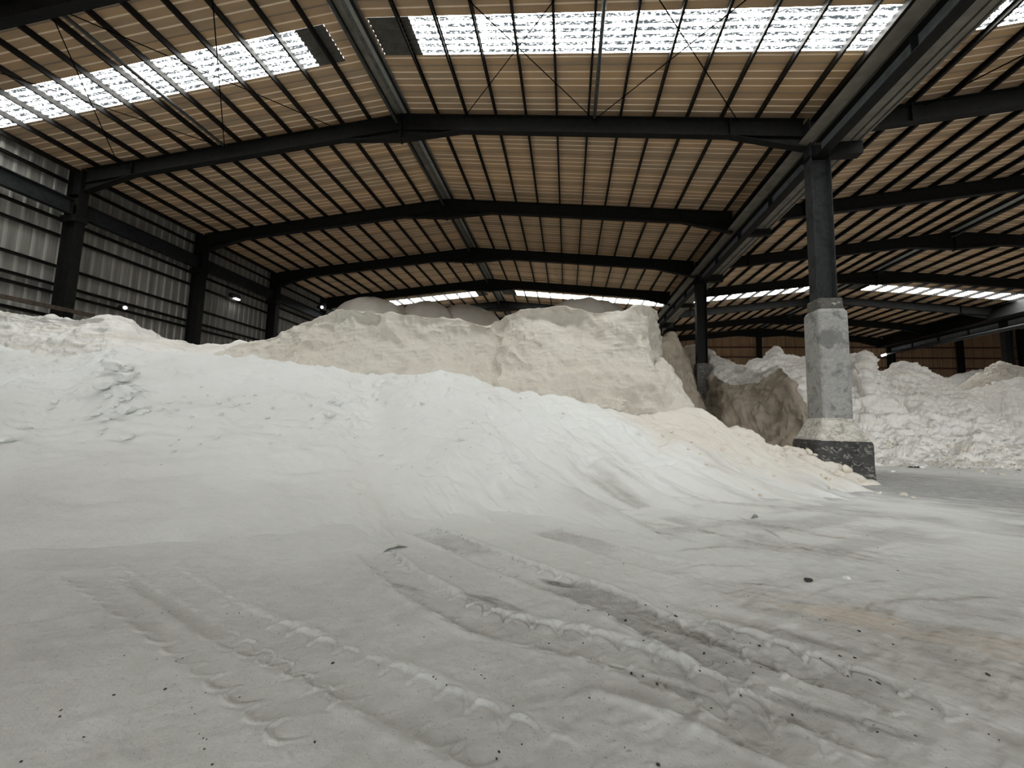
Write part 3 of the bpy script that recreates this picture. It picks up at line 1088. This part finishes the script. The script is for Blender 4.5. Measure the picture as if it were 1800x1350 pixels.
b3[:, 2] = np.minimum(b2[:, 2]-.2, lerp(C[:, 2]-.9, C[:, 2]*0-.2, rightness[:, 0]))
rows += [b1, b2, b3]
rows = [np.column_stack([np.maximum(q[:, 0], -21.55), q[:, 1:]]) for q in rows]


def near_detail(P, N):
    x, y = P[..., 0], P[..., 1]
    # slides run down towards the viewer and the right
    q = np.stack([(x*.86+y*.50)*.35, (y*.86-x*.50)*.35, x*0], -1)
    down = np.stack([(x*.80+y*.60)*1.6, (-x*.60+y*.80)*.35, P[..., 2]*.5], -1)
    g = fbm(down, 1.0, 4, 3, .55)
    right = smooth(-4.5, -1.0, x)
    d = .105*right*g
    d += (.040*fbm(P, 2.2, 5, 8, .55)+.07*fbm(P*np.array([.6, .6, 1.5]), 1.0, 3, 18))*(.15+.85*smooth(.2, 1.6, P[..., 2]))
    rip = np.sin(P[..., 2]*34+3*fbm(P, .8, 3, 4))*.006*smooth(.25, -.1, np.abs(P[..., 2]-.8)-.5)
    clump = np.clip(fbm(P, 3.2, 4, 14)-.38, 0, 1)*.13*smooth(1.0, 2.0, P[..., 2])*smooth(-1.0, -4, x)
    slab = np.clip(fbm(P*np.array([.8, .8, 2.2]), 1.1, 3, 41, .5, True)-.75, 0, 1)*.10*right*smooth(.2, .6, P[..., 2])
    talus = smooth(4.4, 6.0, x)*smooth(11.5, 12.8, y)
    d += talus*.07*np.abs(fbm(P, 3.0, 4, 55))
    return d+rip+clump-slab


def near_stain_shade(P, N):
    st = np.zeros(P.shape)
    x, y, z = P[..., 0], P[..., 1], P[..., 2]
    tal = smooth(10.9, 12.6, y+.12*x+.7*fbm(P, .6, 3, 5))*smooth(0.6, 2.6, x)
    st[..., 2] = .48*tal
    down = np.stack([(x*.80+y*.60)*3.0, (-x*.60+y*.80)*.5, z*.5], -1)
    g = fbm(down, .8, 4, 33)
    st[..., 1] = .55*np.clip(g-.35, 0, 1)*smooth(-2.5, 0, x)*smooth(1.9, .6, z)*(1-tal)
    Q = P*np.array([1, 1, 0])
    st[..., 1] = np.maximum(st[..., 1], (.30+.10*fbm(Q, .7, 3, 91))*smooth(8.0, 2.5, y-.10*x)*smooth(1.6, .0, z))  # same painted foreground dimming, carried up the foot of the slope
    st[..., 0] = .55*np.clip(fbm(down+7, .8, 4, 43)-.45, 0, 1)*smooth(-1, 1.5, x)*smooth(1.6, .4, z)
    return st


near_o, nearP = heap('powder_heap', rows, 330, 640, 'white', 'broad white powder slope in the foreground, tyre tracked at its foot', .05, .6,
                     row_w=[.6, .9, 1.6, 2, 2, 1.6, 1, .7, .7, .5], extra=near_detail, stain_shade_fn=near_stain_shade)

# --- hump by the left wall
hump = [(-260, 556, 14.6), (-120, 553, 14.8), (0, 553, 14.6), (28, 555, 14.5), (75, 561, 14.4), (110, 564, 14.2), (155, 562, 13.9), (185, 561, 13.8), (200, 560, 13.8), (222, 566, 13.9), (250, 578, 14.2), (278, 587, 14.5),
        (314, 602, 14.9), (345, 609, 15.3), (390, 608, 15.8), (432, 606, 16.2), (470, 616, 16.6), (505, 650, 17.0)]
C = np.array([at(*q) for q in hump])
out = C-CAM
out[:, 2] = 0
out /= np.linalg.norm(out, axis=1, keepdims=True)
foot = C-out*3.6
foot[:, 2] = np.minimum(C[:, 2]-1.8, 2.2)
mid = lerp(foot, C, .5)
mid[:, 2] += .05
pre = lerp(foot, C, .86)
pre[:, 2] += .06
bk = C+out*2.2
bk[:, 2] -= 1.0
bk2 = C+out*4.5
bk2[:, 2] = .3
for q in (bk, bk2, C):
    q[:, 0] = np.maximum(q[:, 0], -21.5)
heap('powder_heap', [foot, mid, pre, C, bk, bk2], 120, 330, 'pale', 'pale peaked hump of powder against the grey left wall', .10, .9,
     extra=lambda P, N: .05*fbm(P*np.array([1, 1, 3.0]), 1.6, 4, 12, .5, True))

# --- the cut cliff
top = [(330, 640, 14.9), (380, 619, 15.0), (425, 607, 14.95), (472, 594, 14.9), (500, 585, 14.85), (530, 571, 14.6), (560, 559, 14.5), (590, 546, 14.4), (622, 544, 14.3), (660, 549, 14.2), (705, 553, 14.2), (745, 556, 14.2), (790, 561, 14.3), (830, 566, 14.5),
       (855, 571, 14.9), (870, 566, 15.1), (890, 554, 14.8), (915, 545, 14.5), (950, 540, 14.3), (990, 535, 14.2), (1010, 540, 14.2), (1045, 548, 14.2), (1080, 548, 14.2), (1110, 541, 14.1), (1133, 534, 14.1), (1150, 541, 14.2),
       (1155, 552, 14.6)]
base = [(330, 660, 13.0), (380, 655, 13.0), (425, 650, 13.1), (472, 650, 13.1), (500, 648, 13.2), (530, 652, 13.1), (560, 656, 13.0), (590, 662, 13.0), (622, 670, 12.9), (660, 674, 12.9), (705, 678, 12.9), (745, 682, 12.9), (790, 690, 12.9), (830, 695, 13.1),
        (855, 697, 13.5), (872, 699, 13.6), (893, 700, 13.3), (918, 703, 13.1), (950, 708, 13.0), (990, 716, 12.9), (1012, 722, 12.9), (1045, 727, 13.0), (1080, 731, 13.1), (1110, 732, 13.2), (1138, 731, 13.4), (1162, 726, 13.6),
        (1172, 722, 14.0)]
Tt = np.array([at(*q) for q in top])
Bb = np.array([at(*q) for q in base])
Bb[:, 2] -= .25
# side of the cliff, running back from the right corner
side_t = [(1156, 572, 15.4), (1162, 592, 16.8), (1165, 604, 18.2)]
side_b = [(1178, 716, 14.9), (1188, 708, 16.2), (1200, 702, 17.6)]
Tt = np.vstack([Tt, [at(*q) for q in side_t]])
Bb = np.vstack([Bb, [at(*q) for q in side_b]])
rows = [Bb]
for t, push in ((.18, .18), (.40, -.04), (.62, -.16), (.82, -.12), (.95, -.03)):
    r_ = lerp(Bb, Tt, t)
    nrm = np.gradient(Bb[:, :2], axis=0)
    nn = np.stack([nrm[:, 1], -nrm[:, 0]], -1)
    nn /= np.linalg.norm(nn, axis=1, keepdims=True)
    r_[:, :2] += nn*push
    rows.append(r_)
rows.append(Tt)
out = Tt-CAM
out[:, 2] = 0
out /= np.linalg.norm(out, axis=1, keepdims=True)
lf = np.array([-1.0, .25, 0])
back = smooth(1152, 1160, np.array([q[0] for q in top+side_t]))[:, None]
dirn = out*(1-back)+lf*back
for dd, dz in ((.35, -.14), (1.5, -.35), (4.0, -.8)):
    q = Tt+dirn*dd
    q[:, 2] += dz
    rows.append(q)
q = Tt+dirn*8.0
q[:, 2] = .2
rows.append(q)


def cliff_detail(P, N):
    # slump scoops, vertical flutes under the lip, a broken ledge lower down
    x, y, z = P[..., 0], P[..., 1], P[..., 2]
    sc = fbm(P*np.array([.50, .50, .55]), 1.0, 3, 61)
    facet = np.abs(fbm(np.stack([x*.9+z*.5, y, z*.7-x*.25], -1), .8, 3, 65))
    led = fbm(np.stack([x*.5+z*.35, y*.5, z*1.7-x*.22], -1), 1.0, 4, 62, .55, True)
    flute = fbm(np.stack([x*2.2, y*2.2, z*.28], -1), 1.0, 3, 63)*smooth(2.6, 4.6, z)
    hx = 2.9+.35*np.sin(x*.9)+.3*vn(np.stack([x*1.3, 0*x, 0*x], -1), 66)
    ledge = smooth(.35, -.05, z-hx)*smooth(-.9, -.1, z-hx)*smooth(-2.5, 0, x)
    low = smooth(3.2, 2.0, z)
    v = np.linspace(0, 1, len(P))[:, None]
    jag = np.exp(-((v-.753)/.035)**2)*(.07*fbm(np.stack([x*2.6, y*2.6, 0*x], -1), 1, 4, 68))
    lip = 1-.75*smooth(.66, .74, v)
    return (.15*sc-.26*facet+.032*led+.06*flute+.14*ledge+.06*low*fbm(P, 2.0, 4, 64, .5, True)+.03*fbm(P*np.array([1, 1, .6]), 3.0, 4, 69, .55, True))*lip+jag


heap('powder_heap', rows, 280, 620, 'cream', 'cream powder heap cut into a steep cliff face in the middle of the hall', .022, 2.6,
     row_w=[1, 1.2, 1.2, 1.1, .8, .5, .4, .5, .5, .5], extra=cliff_detail)

# --- slumped lobe on the right of the cliff
lt = [(1150, 640, 14.5), (1164, 630, 14.7), (1178, 642, 14.8), (1190, 661, 14.7), (1198, 682, 14.4), (1210, 697, 14.2), (1216, 712, 14.0)]
lb = [(1150, 724, 13.4), (1160, 725, 13.4), (1172, 726, 13.4), (1184, 727, 13.4), (1196, 727, 13.4), (1208, 726, 13.4), (1218, 726, 13.4)]
Lt, Lb = np.array([at(*q) for q in lt]), np.array([at(*q) for q in lb])
m1 = lerp(Lb, Lt, .45)
m1[:, 1] -= .10
m2 = lerp(Lb, Lt, .8)
m2[:, 1] -= .10
bk = Lt+np.array([0, 1.0, -.3])
bk2 = Lt+np.array([0, 2.2, 0])
bk2[:, 2] = .3
heap('powder_heap', [Lb, m1, m2, Lt, bk, bk2], 90, 110, 'cream', 'small slumped lobe of powder leaning on the right end of the cream cliff', .12, 1.6)

# --- shaded cut heap behind the front column
cols_ = [  # base, edge of the cut, crest
    ((1160, 742, 15.4), (1150, 612, 18.5), (1152, 606, 19.5)),
    ((1185, 742, 15.6), (1172, 600, 19.2), (1173, 598, 19.8)),
    ((1205, 745, 15.9), (1183, 596, 19.8), (1183, 596, 20.5)),
    ((1220, 748, 16.2), (1194, 630, 20.2), (1192, 624, 23.0)),
    ((1235, 751, 16.4), (1206, 652, 21.0), (1202, 616, 26.5)),
    ((1248, 754, 16.6), (1217, 694, 22.6), (1212, 611, 29.0)),
    ((1262, 757, 16.8), (1228, 708, 23.8), (1222, 609, 29.5)),
    ((1285, 762, 17.0), (1243, 712, 24.2), (1236, 611, 29.0)),
    ((1302, 765, 17.2), (1253, 662, 24.0), (1247, 620, 28.0)),
    ((1325, 769, 17.3), (1272, 671, 22.6), (1270, 631, 26.2)),
    ((1340, 772, 17.3), (1292, 681, 21.8), (1298, 643, 25.2)),
    ((1355, 776, 17.2), (1312, 680, 21.2), (1325, 653, 24.0)),
    ((1372, 782, 17.0), (1340, 671, 20.4), (1348, 658, 22.4)),
    ((1390, 789, 16.8), (1373, 648, 19.6), (1376, 648, 20.4)),
    ((1408, 794, 16.6), (1392, 684, 18.6), (1397, 684, 19.6)),
    ((1425, 799, 16.5), (1412, 716, 17.9), (1420, 716, 18.9)),
    ((1445, 806, 16.5), (1440, 752, 17.2), (1450, 752, 18.2)),
    ((1470, 812, 16.5), (1475, 790, 16.9), (1485, 790, 17.6))]
B_ = np.array([at(*c[0]) for c in cols_])
E_ = np.array([at(*c[1]) for c in cols_])
K_ = np.array([at(*c[2]) for c in cols_])
B_[:, 2] = np.minimum(B_[:, 2], .1)
a1 = lerp(B_, E_, .35)
a1[:, 2] -= .25
a2 = lerp(B_, E_, .70)
a2[:, 1] -= .35
a3 = lerp(B_, E_, .93)
a3[:, 1] -= .25
k1 = lerp(E_, K_, .12)
k2 = K_+np.array([.2, 1.6, -.7])
k3 = K_+np.array([.4, 4.5, 0])
k3[:, 2] = .2
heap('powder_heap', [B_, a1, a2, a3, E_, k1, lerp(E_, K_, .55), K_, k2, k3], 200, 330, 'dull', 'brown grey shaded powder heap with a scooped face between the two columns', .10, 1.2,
     stain_shade_fn=lambda P, N: np.stack([1.1*smooth(.44, .50, np.linspace(0, 1, P.shape[0])[:, None]+.06*fbm(P, 1.2, 3, 73))*smooth(.86, .80, np.linspace(0, 1, P.shape[0]))[:, None]*smooth(.42, .50, np.linspace(0, 1, P.shape[1]))[None, :]*np.clip(.85+.5*fbm(P, 1.5, 3, 74), 0, 1), 0*P[..., 0], 0*P[..., 0]], -1),
     extra=lambda P, N: .10*fbm(P*np.array([1, 1, .8]), .9, 4, 71, .55, True)+.05*fbm(P*np.array([.7, .7, 2.5]), 1.5, 4, 72, .5, True))


# --- far right heaps
def ridge_heap(cr_pts, base_y, base_d, mat, lab, amp=.16, sc=.9, rough=.14, back=3.5, n=190, m=300, sag=.12, seed=5):
    Cc = np.array([at(*q) for q in cr_pts])
    Bs = np.array([at(q[0]+dx, yy, dd) for q, yy, dd, dx in zip(cr_pts, base_y, base_d, [0]*len(cr_pts))])
    Bs[:, 2] = np.minimum(Bs[:, 2], .0)-.40
    rr = []
    for t in (0, .2, .45, .7, .9, 1.0):
        q = lerp(Bs, Cc, t)
        q[:, 2] -= sag*math.sin(math.pi*t)*(Cc[:, 2]-Bs[:, 2])
        rr.append(q)
    o_ = Cc-CAM
    o_[:, 2] = 0
    o_ /= np.linalg.norm(o_, axis=1, keepdims=True)
    q = Cc+o_*.5
    q[:, 2] -= .12
    rr.append(q)
    q = Cc+o_*back
    q[:, 2] -= .55*back
    rr.append(q)
    q = Cc+o_*(back*2)
    q[:, 2] = -.1
    rr.append(q)
    return heap('powder_heap', rr, n, m, mat, lab, amp, sc,
                extra=lambda P, N: (rough*1.6*fbm(P*np.array([.9, .9, 1.5]), .75, 5, seed, .55, True)*(1-.7*np.exp(-((np.linspace(0, 1, len(P))[:, None]-.62)/.10)**2))+.07*fbm(P*np.array([1, 1, 2.2]), 2.2, 4, seed+9, .6, True)))


k = [(1270, 700, 26), (1292, 668, 26.5), (1315, 646, 27), (1340, 633, 27), (1363, 619, 27), (1374, 627, 26.8), (1400, 630, 26.6), (1425, 634, 26.4), (1455, 628, 26), (1485, 633, 25.6), (1505, 629, 25.3), (1520, 623, 25), (1527, 640, 24.8),
     (1537, 657, 24.6), (1548, 680, 24.2), (1575, 708, 23.5), (1610, 735, 23), (1660, 765, 22.5)]
ridge_heap(k, [775]*4+[785]*4+[795]*10, [20.5]*4+[19.5]*4+[18.5]*10, 'mixed', 'bright white jagged heap rising directly behind the concrete sleeved column', .06, 1.4, .17, sag=.20, seed=5)
k = [(1440, 775, 22), (1480, 745, 23), (1520, 700, 24.5), (1545, 668, 25.5), (1560, 655, 26), (1575, 646, 26.2), (1590, 640, 26.3), (1605, 645, 26.2), (1625, 655, 26), (1645, 665, 25.8), (1665, 675, 25.5), (1690, 691, 25), (1710, 708, 24.4), (1735, 728, 23.6),
     (1760, 750, 23), (1800, 775, 22)]
ridge_heap(k, np.linspace(800, 826, 16), [17.2]*16, 'mixed', 'broad white rubbly heap right of the concrete sleeved column, sloping to the right', .06, 1.4, .15, sag=.26, seed=15)
k = [(1600, 770, 25), (1640, 735, 26), (1665, 716, 26.5), (1690, 700, 27), (1720, 688, 27), (1755, 676, 27), (1785, 668, 26.6), (1815, 666, 26.4), (1860, 670, 26), (1930, 690, 25.5), (2020, 730, 25)]
ridge_heap(k, np.linspace(810, 842, 11), [17.8]*11, 'mixed', 'low white heap with orange tinted rubble at the far right edge', .06, 1.3, .15, sag=.24, seed=25)
k = [(1640, 735, 32), (1655, 717, 29), (1675, 696, 29), (1700, 677, 29), (1725, 659, 29), (1745, 645, 29), (1758, 642, 29), (1775, 646, 29), (1800, 653, 29), (1850, 668, 29), (1920, 700, 29)]
ridge_heap(k, [770]*11, [24]*11, 'dusk', 'grey sided peaked heap behind the low heap at the far right', .06, .9, .08, seed=35)  # darker powder colour painted in place of shade on this heap
k = [(1520, 735, 37.5), (1560, 695, 38), (1590, 668, 38), (1620, 662, 38), (1650, 668, 38), (1690, 659, 38), (1725, 653, 38), (1770, 664, 38), (1840, 690, 38), (1900, 730, 38)]
ridge_heap(k, [760]*10, [33]*10, 'mixed', 'low pale saddle of powder below the brown end wall', .06, .8, .06, back=1.8, seed=45)

# --- dusky cones behind the cliff


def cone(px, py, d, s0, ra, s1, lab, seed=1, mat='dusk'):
    """heap poured from above: slope s0 near the tip, s1 past the radius ra"""
    A = at(px, py, d)
    reach = ra+(A[2]-1.0-s0*ra)/s1
    n = 190
    u = np.linspace(-reach, reach, n)
    X, Y = np.meshgrid(u, u, indexing='ij')
    P2 = np.stack([A[0]+X, A[1]+Y, 0*X], -1)
    rr = np.sqrt(X**2+Y**2)*(1+.10*fbm(P2, .25, 2, seed+7))
    rr = np.sqrt(rr**2+.01)-.1
    k_ = .18
    Z = A[2]-s0*rr-(s1-s0)*np.log1p(np.exp((rr-ra)/k_))*k_
    P2[..., 2] = np.maximum(Z, .6)
    P2[..., 2] += .09*fbm(P2*np.array([1, 1, .2]), .8, 4, seed)*smooth(0, 1.2, rr)
    th = np.arctan2(Y, X)
    P2[..., 2] += .05*np.sin(th*11+2*fbm(P2, .5, 2, seed+3))*smooth(.4, 1.5, rr)*smooth(4.5, 2, rr)
    P2[..., 0] = np.clip(P2[..., 0], -21.5, None)
    o = grid_mesh('powder_heap', P2, mat, flip=False)
    if o.data.polygons[100].normal.z < 0:
        o.data.flip_normals()
    tag(o, lab, 'powder heap', 'heaps of powder', 'thing')


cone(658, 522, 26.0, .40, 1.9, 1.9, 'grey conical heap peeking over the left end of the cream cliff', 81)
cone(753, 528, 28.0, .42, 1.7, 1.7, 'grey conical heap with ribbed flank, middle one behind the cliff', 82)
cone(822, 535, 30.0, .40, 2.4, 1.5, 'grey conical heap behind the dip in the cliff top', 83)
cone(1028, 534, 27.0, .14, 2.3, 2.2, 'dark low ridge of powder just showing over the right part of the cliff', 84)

# ------------------------------------------------------------------ lumps and crumbs
bpy.context.view_layer.update()


def bvh_of(o):
    return BVHTree.FromObject(o, bpy.context.evaluated_depsgraph_get())


heaps = [o for o in COL.objects if o.name.startswith('powder_heap')]+[floor]
TREES = [bvh_of(o) for o in heaps]


def hit(px, py):
    r_ = ray(px, py)
    dv = Vector(r_).normalized()
    best = None
    for t in TREES:
        loc, nrm, i, dist = t.ray_cast(Vector(CAM), dv)
        if loc is not None and (best is None or dist < best[1]):
            best = (loc, dist, nrm)
    return best


def rock_mesh(name, seed, mat, flat=.6):
    me = bpy.data.meshes.new(name)
    import bmesh
    bm = bmesh.new()
    bmesh.ops.create_icosphere(bm, subdivisions=3, radius=1.0)
    pts = np.array([v.co[:] for v in bm.verts])
    r1 = np.random.default_rng(seed)
    for _ in range(9):                          # chip flat facets
        nv = r1.normal(size=3)
        nv /= np.linalg.norm(nv)
        h = r1.uniform(.55, .85)
        dd = pts@nv-h
        pts = pts-np.outer(np.clip(dd, 0, None), nv)
    pts = pts*(1+.12*fbm(pts, 1.7, 3, seed))[:, None]
    pts = pts*np.array([1, .8, flat])
    for v, p_ in zip(bm.verts, pts):
        v.co = p_
    bm.to_mesh(me)
    bm.free()
    me.materials.append(MAT[mat])
    for q in me.polygons:
        q.use_smooth = seed % 2 == 0
    return me


LUMP = [rock_mesh('powder_lump', 100+i, 'white', f) for i, f in enumerate((.55, .7, .4, .6))]
LUMPC = [rock_mesh('powder_lump', 120+i, 'lumpcream', f) for i, f in enumerate((.6, .75, .5))]
CRUMB = [rock_mesh('dark_crumb', 140+i, 'crumb', f) for i, f in enumerate((.5, .45, .35))]


def drop(meshes, name, px, py, wpx, lab, cat, grp, sink=.25, asp=None):
    h = hit(px, py)
    if h is None:
        return None
    loc, dist, nrm = h
    dep = (np.array(loc)-CAM)@FW
    s = wpx/F_PX*dep/2
    o = bpy.data.objects.new(name, random.choice(meshes))
    COL.objects.link(o)
    z = Vector((0, 0, 1)).lerp(nrm if nrm.z > 0 else -nrm, .6).normalized()
    q = z.to_track_quat('Z', 'Y')
    o.rotation_mode = 'QUATERNION'
    from mathutils import Quaternion
    o.rotation_quaternion = q @ Quaternion((0, 0, 1), random.uniform(0, 6.28))
    o.scale = (s*random.uniform(.9, 1.15), s*random.uniform(.8, 1.1), s*random.uniform(.8, 1.1))
    o.location = loc+z*(s*.5*(1-sink)-s*.12)
    tag(o, lab, cat, grp, 'thing')
    return o


GL = 'loose lumps on the white slope'
for px, py, w, lab in [(201, 649, 34, 'largest flat powder lump high on the left of the white slope'), (228, 652, 20, 'powder lump touching the largest flat lump on its right'),
                       (222, 673, 36, 'long slab of powder below the largest flat lump'), (183, 687, 36, 'thin slab of powder left of the middle of the lump scatter'),
                       (169, 733, 20, 'blocky powder lump at the lower left of the lump scatter'), (222, 729, 30, 'big angular powder lump at the bottom of the lump scatter'),
                       (223, 773, 22, 'lone oval powder lump below the lump scatter'), (12, 778, 24, 'flat powder lump at the left edge of the slope'),
                       (259, 717, 12, 'small rounded lump right of the big angular lump'), (191, 700, 14, 'knobbly lump just above the blocky lump'),
                       (383, 771, 10, 'single lump on the bare slope right of the scatter'), (583, 706, 16, 'flat lump below the crest at the middle of the slope'),
                       (581, 733, 20, 'curved slab lump on the middle of the slope'), (861, 702, 9, 'white lump high on the right half of the slope'),
                       (1221, 874, 11, 'dark sided lump standing on the slope foot, in front of the cliff'), (1122, 764, 10, 'cream lump on the talus below the cliff'),
                       (480, 719, 9, 'lump standing alone left of the middle of the slope'), (631, 870, 8, 'tiny dark sided lump at the foot of the middle slope')]:
    drop(LUMP, 'powder_lump', px, py, w, lab, 'lump', GL, -.35)
small = [(225, 660, 12), (243, 658, 10), (208, 661, 8), (230, 678, 8), (226, 696, 12), (228, 703, 14), (211, 701, 7), (205, 714, 8), (198, 718, 8), (174, 716, 8), (214, 707, 10), (200, 725, 8), (184, 741, 16), (183, 756, 12), (178, 764, 8),
         (248, 729, 10), (263, 724, 8), (280, 723, 7), (297, 710, 9), (299, 727, 9), (311, 722, 7), (287, 719, 6), (244, 688, 14), (334, 709, 8), (323, 699, 6), (404, 702, 8), (417, 714, 11), (388, 730, 11), (385, 710, 8), (436, 710, 7), (470, 737, 9), (480, 719, 8),
         (338, 734, 7), (333, 753, 7), (300, 784, 6), (314, 774, 5), (351, 782, 8), (306, 795, 8), (476, 780, 7), (493, 765, 6), (284, 817, 4), (184, 817, 5), (126, 740, 7), (97, 709, 12), (90, 720, 10), (45, 755, 14), (546, 714, 8), (548, 737, 7), (570, 745, 7), (547, 753, 6),
         (611, 738, 7), (618, 750, 7), (627, 734, 5), (595, 712, 10), (663, 704, 7), (742, 711, 9), (712, 755, 8), (694, 753, 6), (623, 770, 5), (670, 802, 7), (706, 821, 5), (725, 822, 5), (698, 826, 5), (754, 823, 9), (769, 814, 5), (810, 774, 10), (783, 790, 5), (784, 790, 4),
         (827, 787, 4), (861, 763, 5), (831, 744, 5), (820, 754, 4), (885, 805, 5), (905, 800, 5), (903, 822, 4), (911, 827, 4), (935, 839, 6), (942, 857, 5), (892, 874, 5), (893, 900, 4), (772, 869, 4), (690, 907, 4), (624, 910, 4), (865, 808, 4), (896, 842, 4), (880, 833, 4),
         (857, 825, 5), (945, 838, 4), (926, 830, 4), (990, 728, 8), (988, 735, 6), (915, 701, 5), (914, 722, 6), (925, 700, 4), (506, 751, 5), (460, 751, 6), (449, 696, 6), (430, 697, 5), (366, 696, 5), (354, 681, 6)]
for px, py, w in small:
    drop(LUMP, 'powder_lump', px, py, w*1.1, 'small white lump of powder lying loose on the white slope', 'lump', GL+', small', -.3)

GT = 'crumbled lumps beside the footing'
for px, py, w in [(1383, 789, 14), (1396, 793, 12), (1420, 795, 16), (1432, 800, 10), (1408, 800, 9), (1487, 826, 22), (1470, 835, 16), (1455, 828, 12), (1376, 800, 9), (1365, 810, 7), (1446, 838, 12), (1512, 846, 14), (1460, 860, 8), (1456, 842, 10), (1588, 871, 16), (1605, 876, 10), (1545, 868, 13), (1360, 836, 8), (1460, 858, 9), (1337, 871, 9), (1323, 861, 6),
                  (1300, 765, 6), (1270, 790, 10), (1215, 778, 7), (1166, 766, 7), (1178, 760, 14), (1315, 806, 10), (1200, 755, 5), (1242, 816, 8), (1182, 758, 5), (1230, 798, 6), (1210, 790, 7), (1256, 760, 5)]:
    drop(LUMPC, 'powder_lump', px, py, w, 'cream crumbled lump on the talus between the cliff and the concrete footing', 'lump', GT, .35)
GR = 'rubble at the foot of the right heaps'
rr = random.Random(3)
for i in range(70):
    px = rr.uniform(1535, 1798)
    py = 772+rr.random()**1.2*60+max(0, (px-1560)*.02)
    drop(LUMPC if rr.random() < .5 else LUMP, 'powder_lump', px, py, rr.choice([4, 5, 5, 6, 7, 9, 12]), 'pale rubble lump at the foot of the white heaps on the right', 'lump', GR, .35)

GC = 'black crumbs on the dusty floor'
drop(CRUMB[2:], 'dark_crumb', 1421, 1021, 18, 'largest black crumb on the pale floor left of a grey pebble', 'crumb', GC, .3)
drop(LUMP, 'grey_pebble', 1487, 1017, 13, 'grey pebble on the floor right of the largest black crumb', 'pebble', None, .3)
crumbs = [(107, 1249, 8), (105, 1260, 8), (200, 1222, 7), (147, 1296, 6), (218, 1153, 5), (290, 1212, 9), (309, 1163, 4), (321, 1157, 5), (276, 1159, 4), (310, 1187, 3), (307, 1203, 3), (361, 1218, 4), (337, 1244, 4), (342, 1255, 4), (421, 1226, 5), (585, 1166, 10), (553, 1305, 8), (37, 1339, 8),
          (350, 1290, 4), (357, 1298, 5), (363, 1300, 5), (359, 1317, 6), (373, 1344, 7), (285, 1078, 4), (297, 1075, 4), (399, 1079, 4), (420, 1078, 4), (453, 1094, 3), (455, 1104, 3), (490, 1114, 3), (504, 1130, 3), (762, 1190, 6), (766, 1194, 5), (785, 1205, 6), (846, 1187, 5), (852, 1193, 5), (834, 1177, 4),
          (902, 1241, 6), (665, 1170, 4), (965, 1131, 6), (1034, 1073, 6), (1012, 1072, 4), (1100, 1091, 9), (1131, 1126, 6), (1188, 1084, 10), (1173, 1067, 5), (1135, 1064, 5), (1070, 1081, 5), (1025, 1131, 6), (1110, 1184, 8), (1130, 1189, 7), (1155, 1203, 8), (1036, 1227, 7), (990, 1209, 4), (1098, 1314, 4),
          (877, 1322, 8), (873, 1334, 7), (917, 1309, 6), (961, 1376, 5), (1157, 1345, 12), (1237, 1149, 10), (1290, 1124, 5), (1319, 1131, 5), (1335, 1136, 10), (1324, 1183, 7), (1337, 1173, 6), (1277, 1166, 6), (1290, 1164, 5), (1230, 1179, 6), (1302, 1223, 9), (1250, 1245, 6), (1393, 1257, 7), (1476, 1153, 8), (1503, 1157, 9),
          (1442, 1157, 5), (1530, 1196, 7), (1544, 1201, 11), (1490, 1189, 7), (1451, 1090, 5), (1441, 1089, 5), (1411, 1084, 4), (1510, 1110, 10), (1570, 1133, 6), (1570, 1098, 4), (1736, 1186, 12), (1542, 1287, 8), (1610, 1294, 6), (1638, 1247, 5), (1738, 1291, 6), (1756, 1301, 5), (1700, 1256, 5), (1680, 1161, 5), (1608, 1194, 5), (1664, 1350, 5),
          (990, 1262, 5), (745, 1120, 4), (700, 1099, 4), (1170, 1110, 5), (880, 1015, 4), (792, 1014, 4), (747, 980, 3), (812, 941, 4), (1096, 991, 4), (1061, 990, 3), (1525, 942, 4), (1543, 963, 4), (1578, 1003, 5), (1260, 1066, 5), (1250, 1065, 4), (1316, 1048, 4)]
for px, py, w in crumbs:
    drop(CRUMB, 'dark_crumb', px, py, w*.72, 'small black crumb of dirt lying on the dusty pale floor', 'crumb', GC+', small', .3)

# ------------------------------------------------------------------ light
w = bpy.data.worlds.new('sky')
SC.world = w
w.use_nodes = True
nt = w.node_tree
bg = nt.nodes['Background']
tc = nt.nodes.new('ShaderNodeTexCoord')
sx = nt.nodes.new('ShaderNodeSeparateXYZ')
nt.links.new(tc.outputs['Generated'], sx.inputs[0])
rp = nt.nodes.new('ShaderNodeValToRGB')
nt.links.new(sx.outputs[2], rp.inputs[0])
rp.color_ramp.elements[0].position = 0.0
rp.color_ramp.elements[0].color = (.16, .16, .15, 1)
rp.color_ramp.elements[1].position = .03
rp.color_ramp.elements[1].color = (.97, .99, 1.0, 1)
nt.links.new(rp.outputs[0], bg.inputs[0])
bg.inputs[1].default_value = 1.9
pl = bpy.data.lights.new('front_opening', 'AREA')
pl.shape = 'RECTANGLE'
pl.size, pl.size_y = 84, 13
pl.cycles.is_portal = True
po = bpy.data.objects.new('front_opening', pl)
po.location = (20.5, Y0+.1, 6.4)
po.rotation_euler = (math.radians(90), 0, 0)
COL.objects.link(po)

SC.view_settings.view_transform = 'Standard'
SC.view_settings.look = 'None'
SC.view_settings.exposure = 1.42
SC.view_settings.gamma = 1.0
SC.view_settings.use_curve_mapping = False
SC.cycles.max_bounces = 8
SC.cycles.diffuse_bounces = 5
SC.cycles.use_denoising = True

for o in bpy.data.objects:
    if o.get('label') and not 4 <= len(o['label'].split()) <= 16:
        print('LABEL', o.name, o['label'])
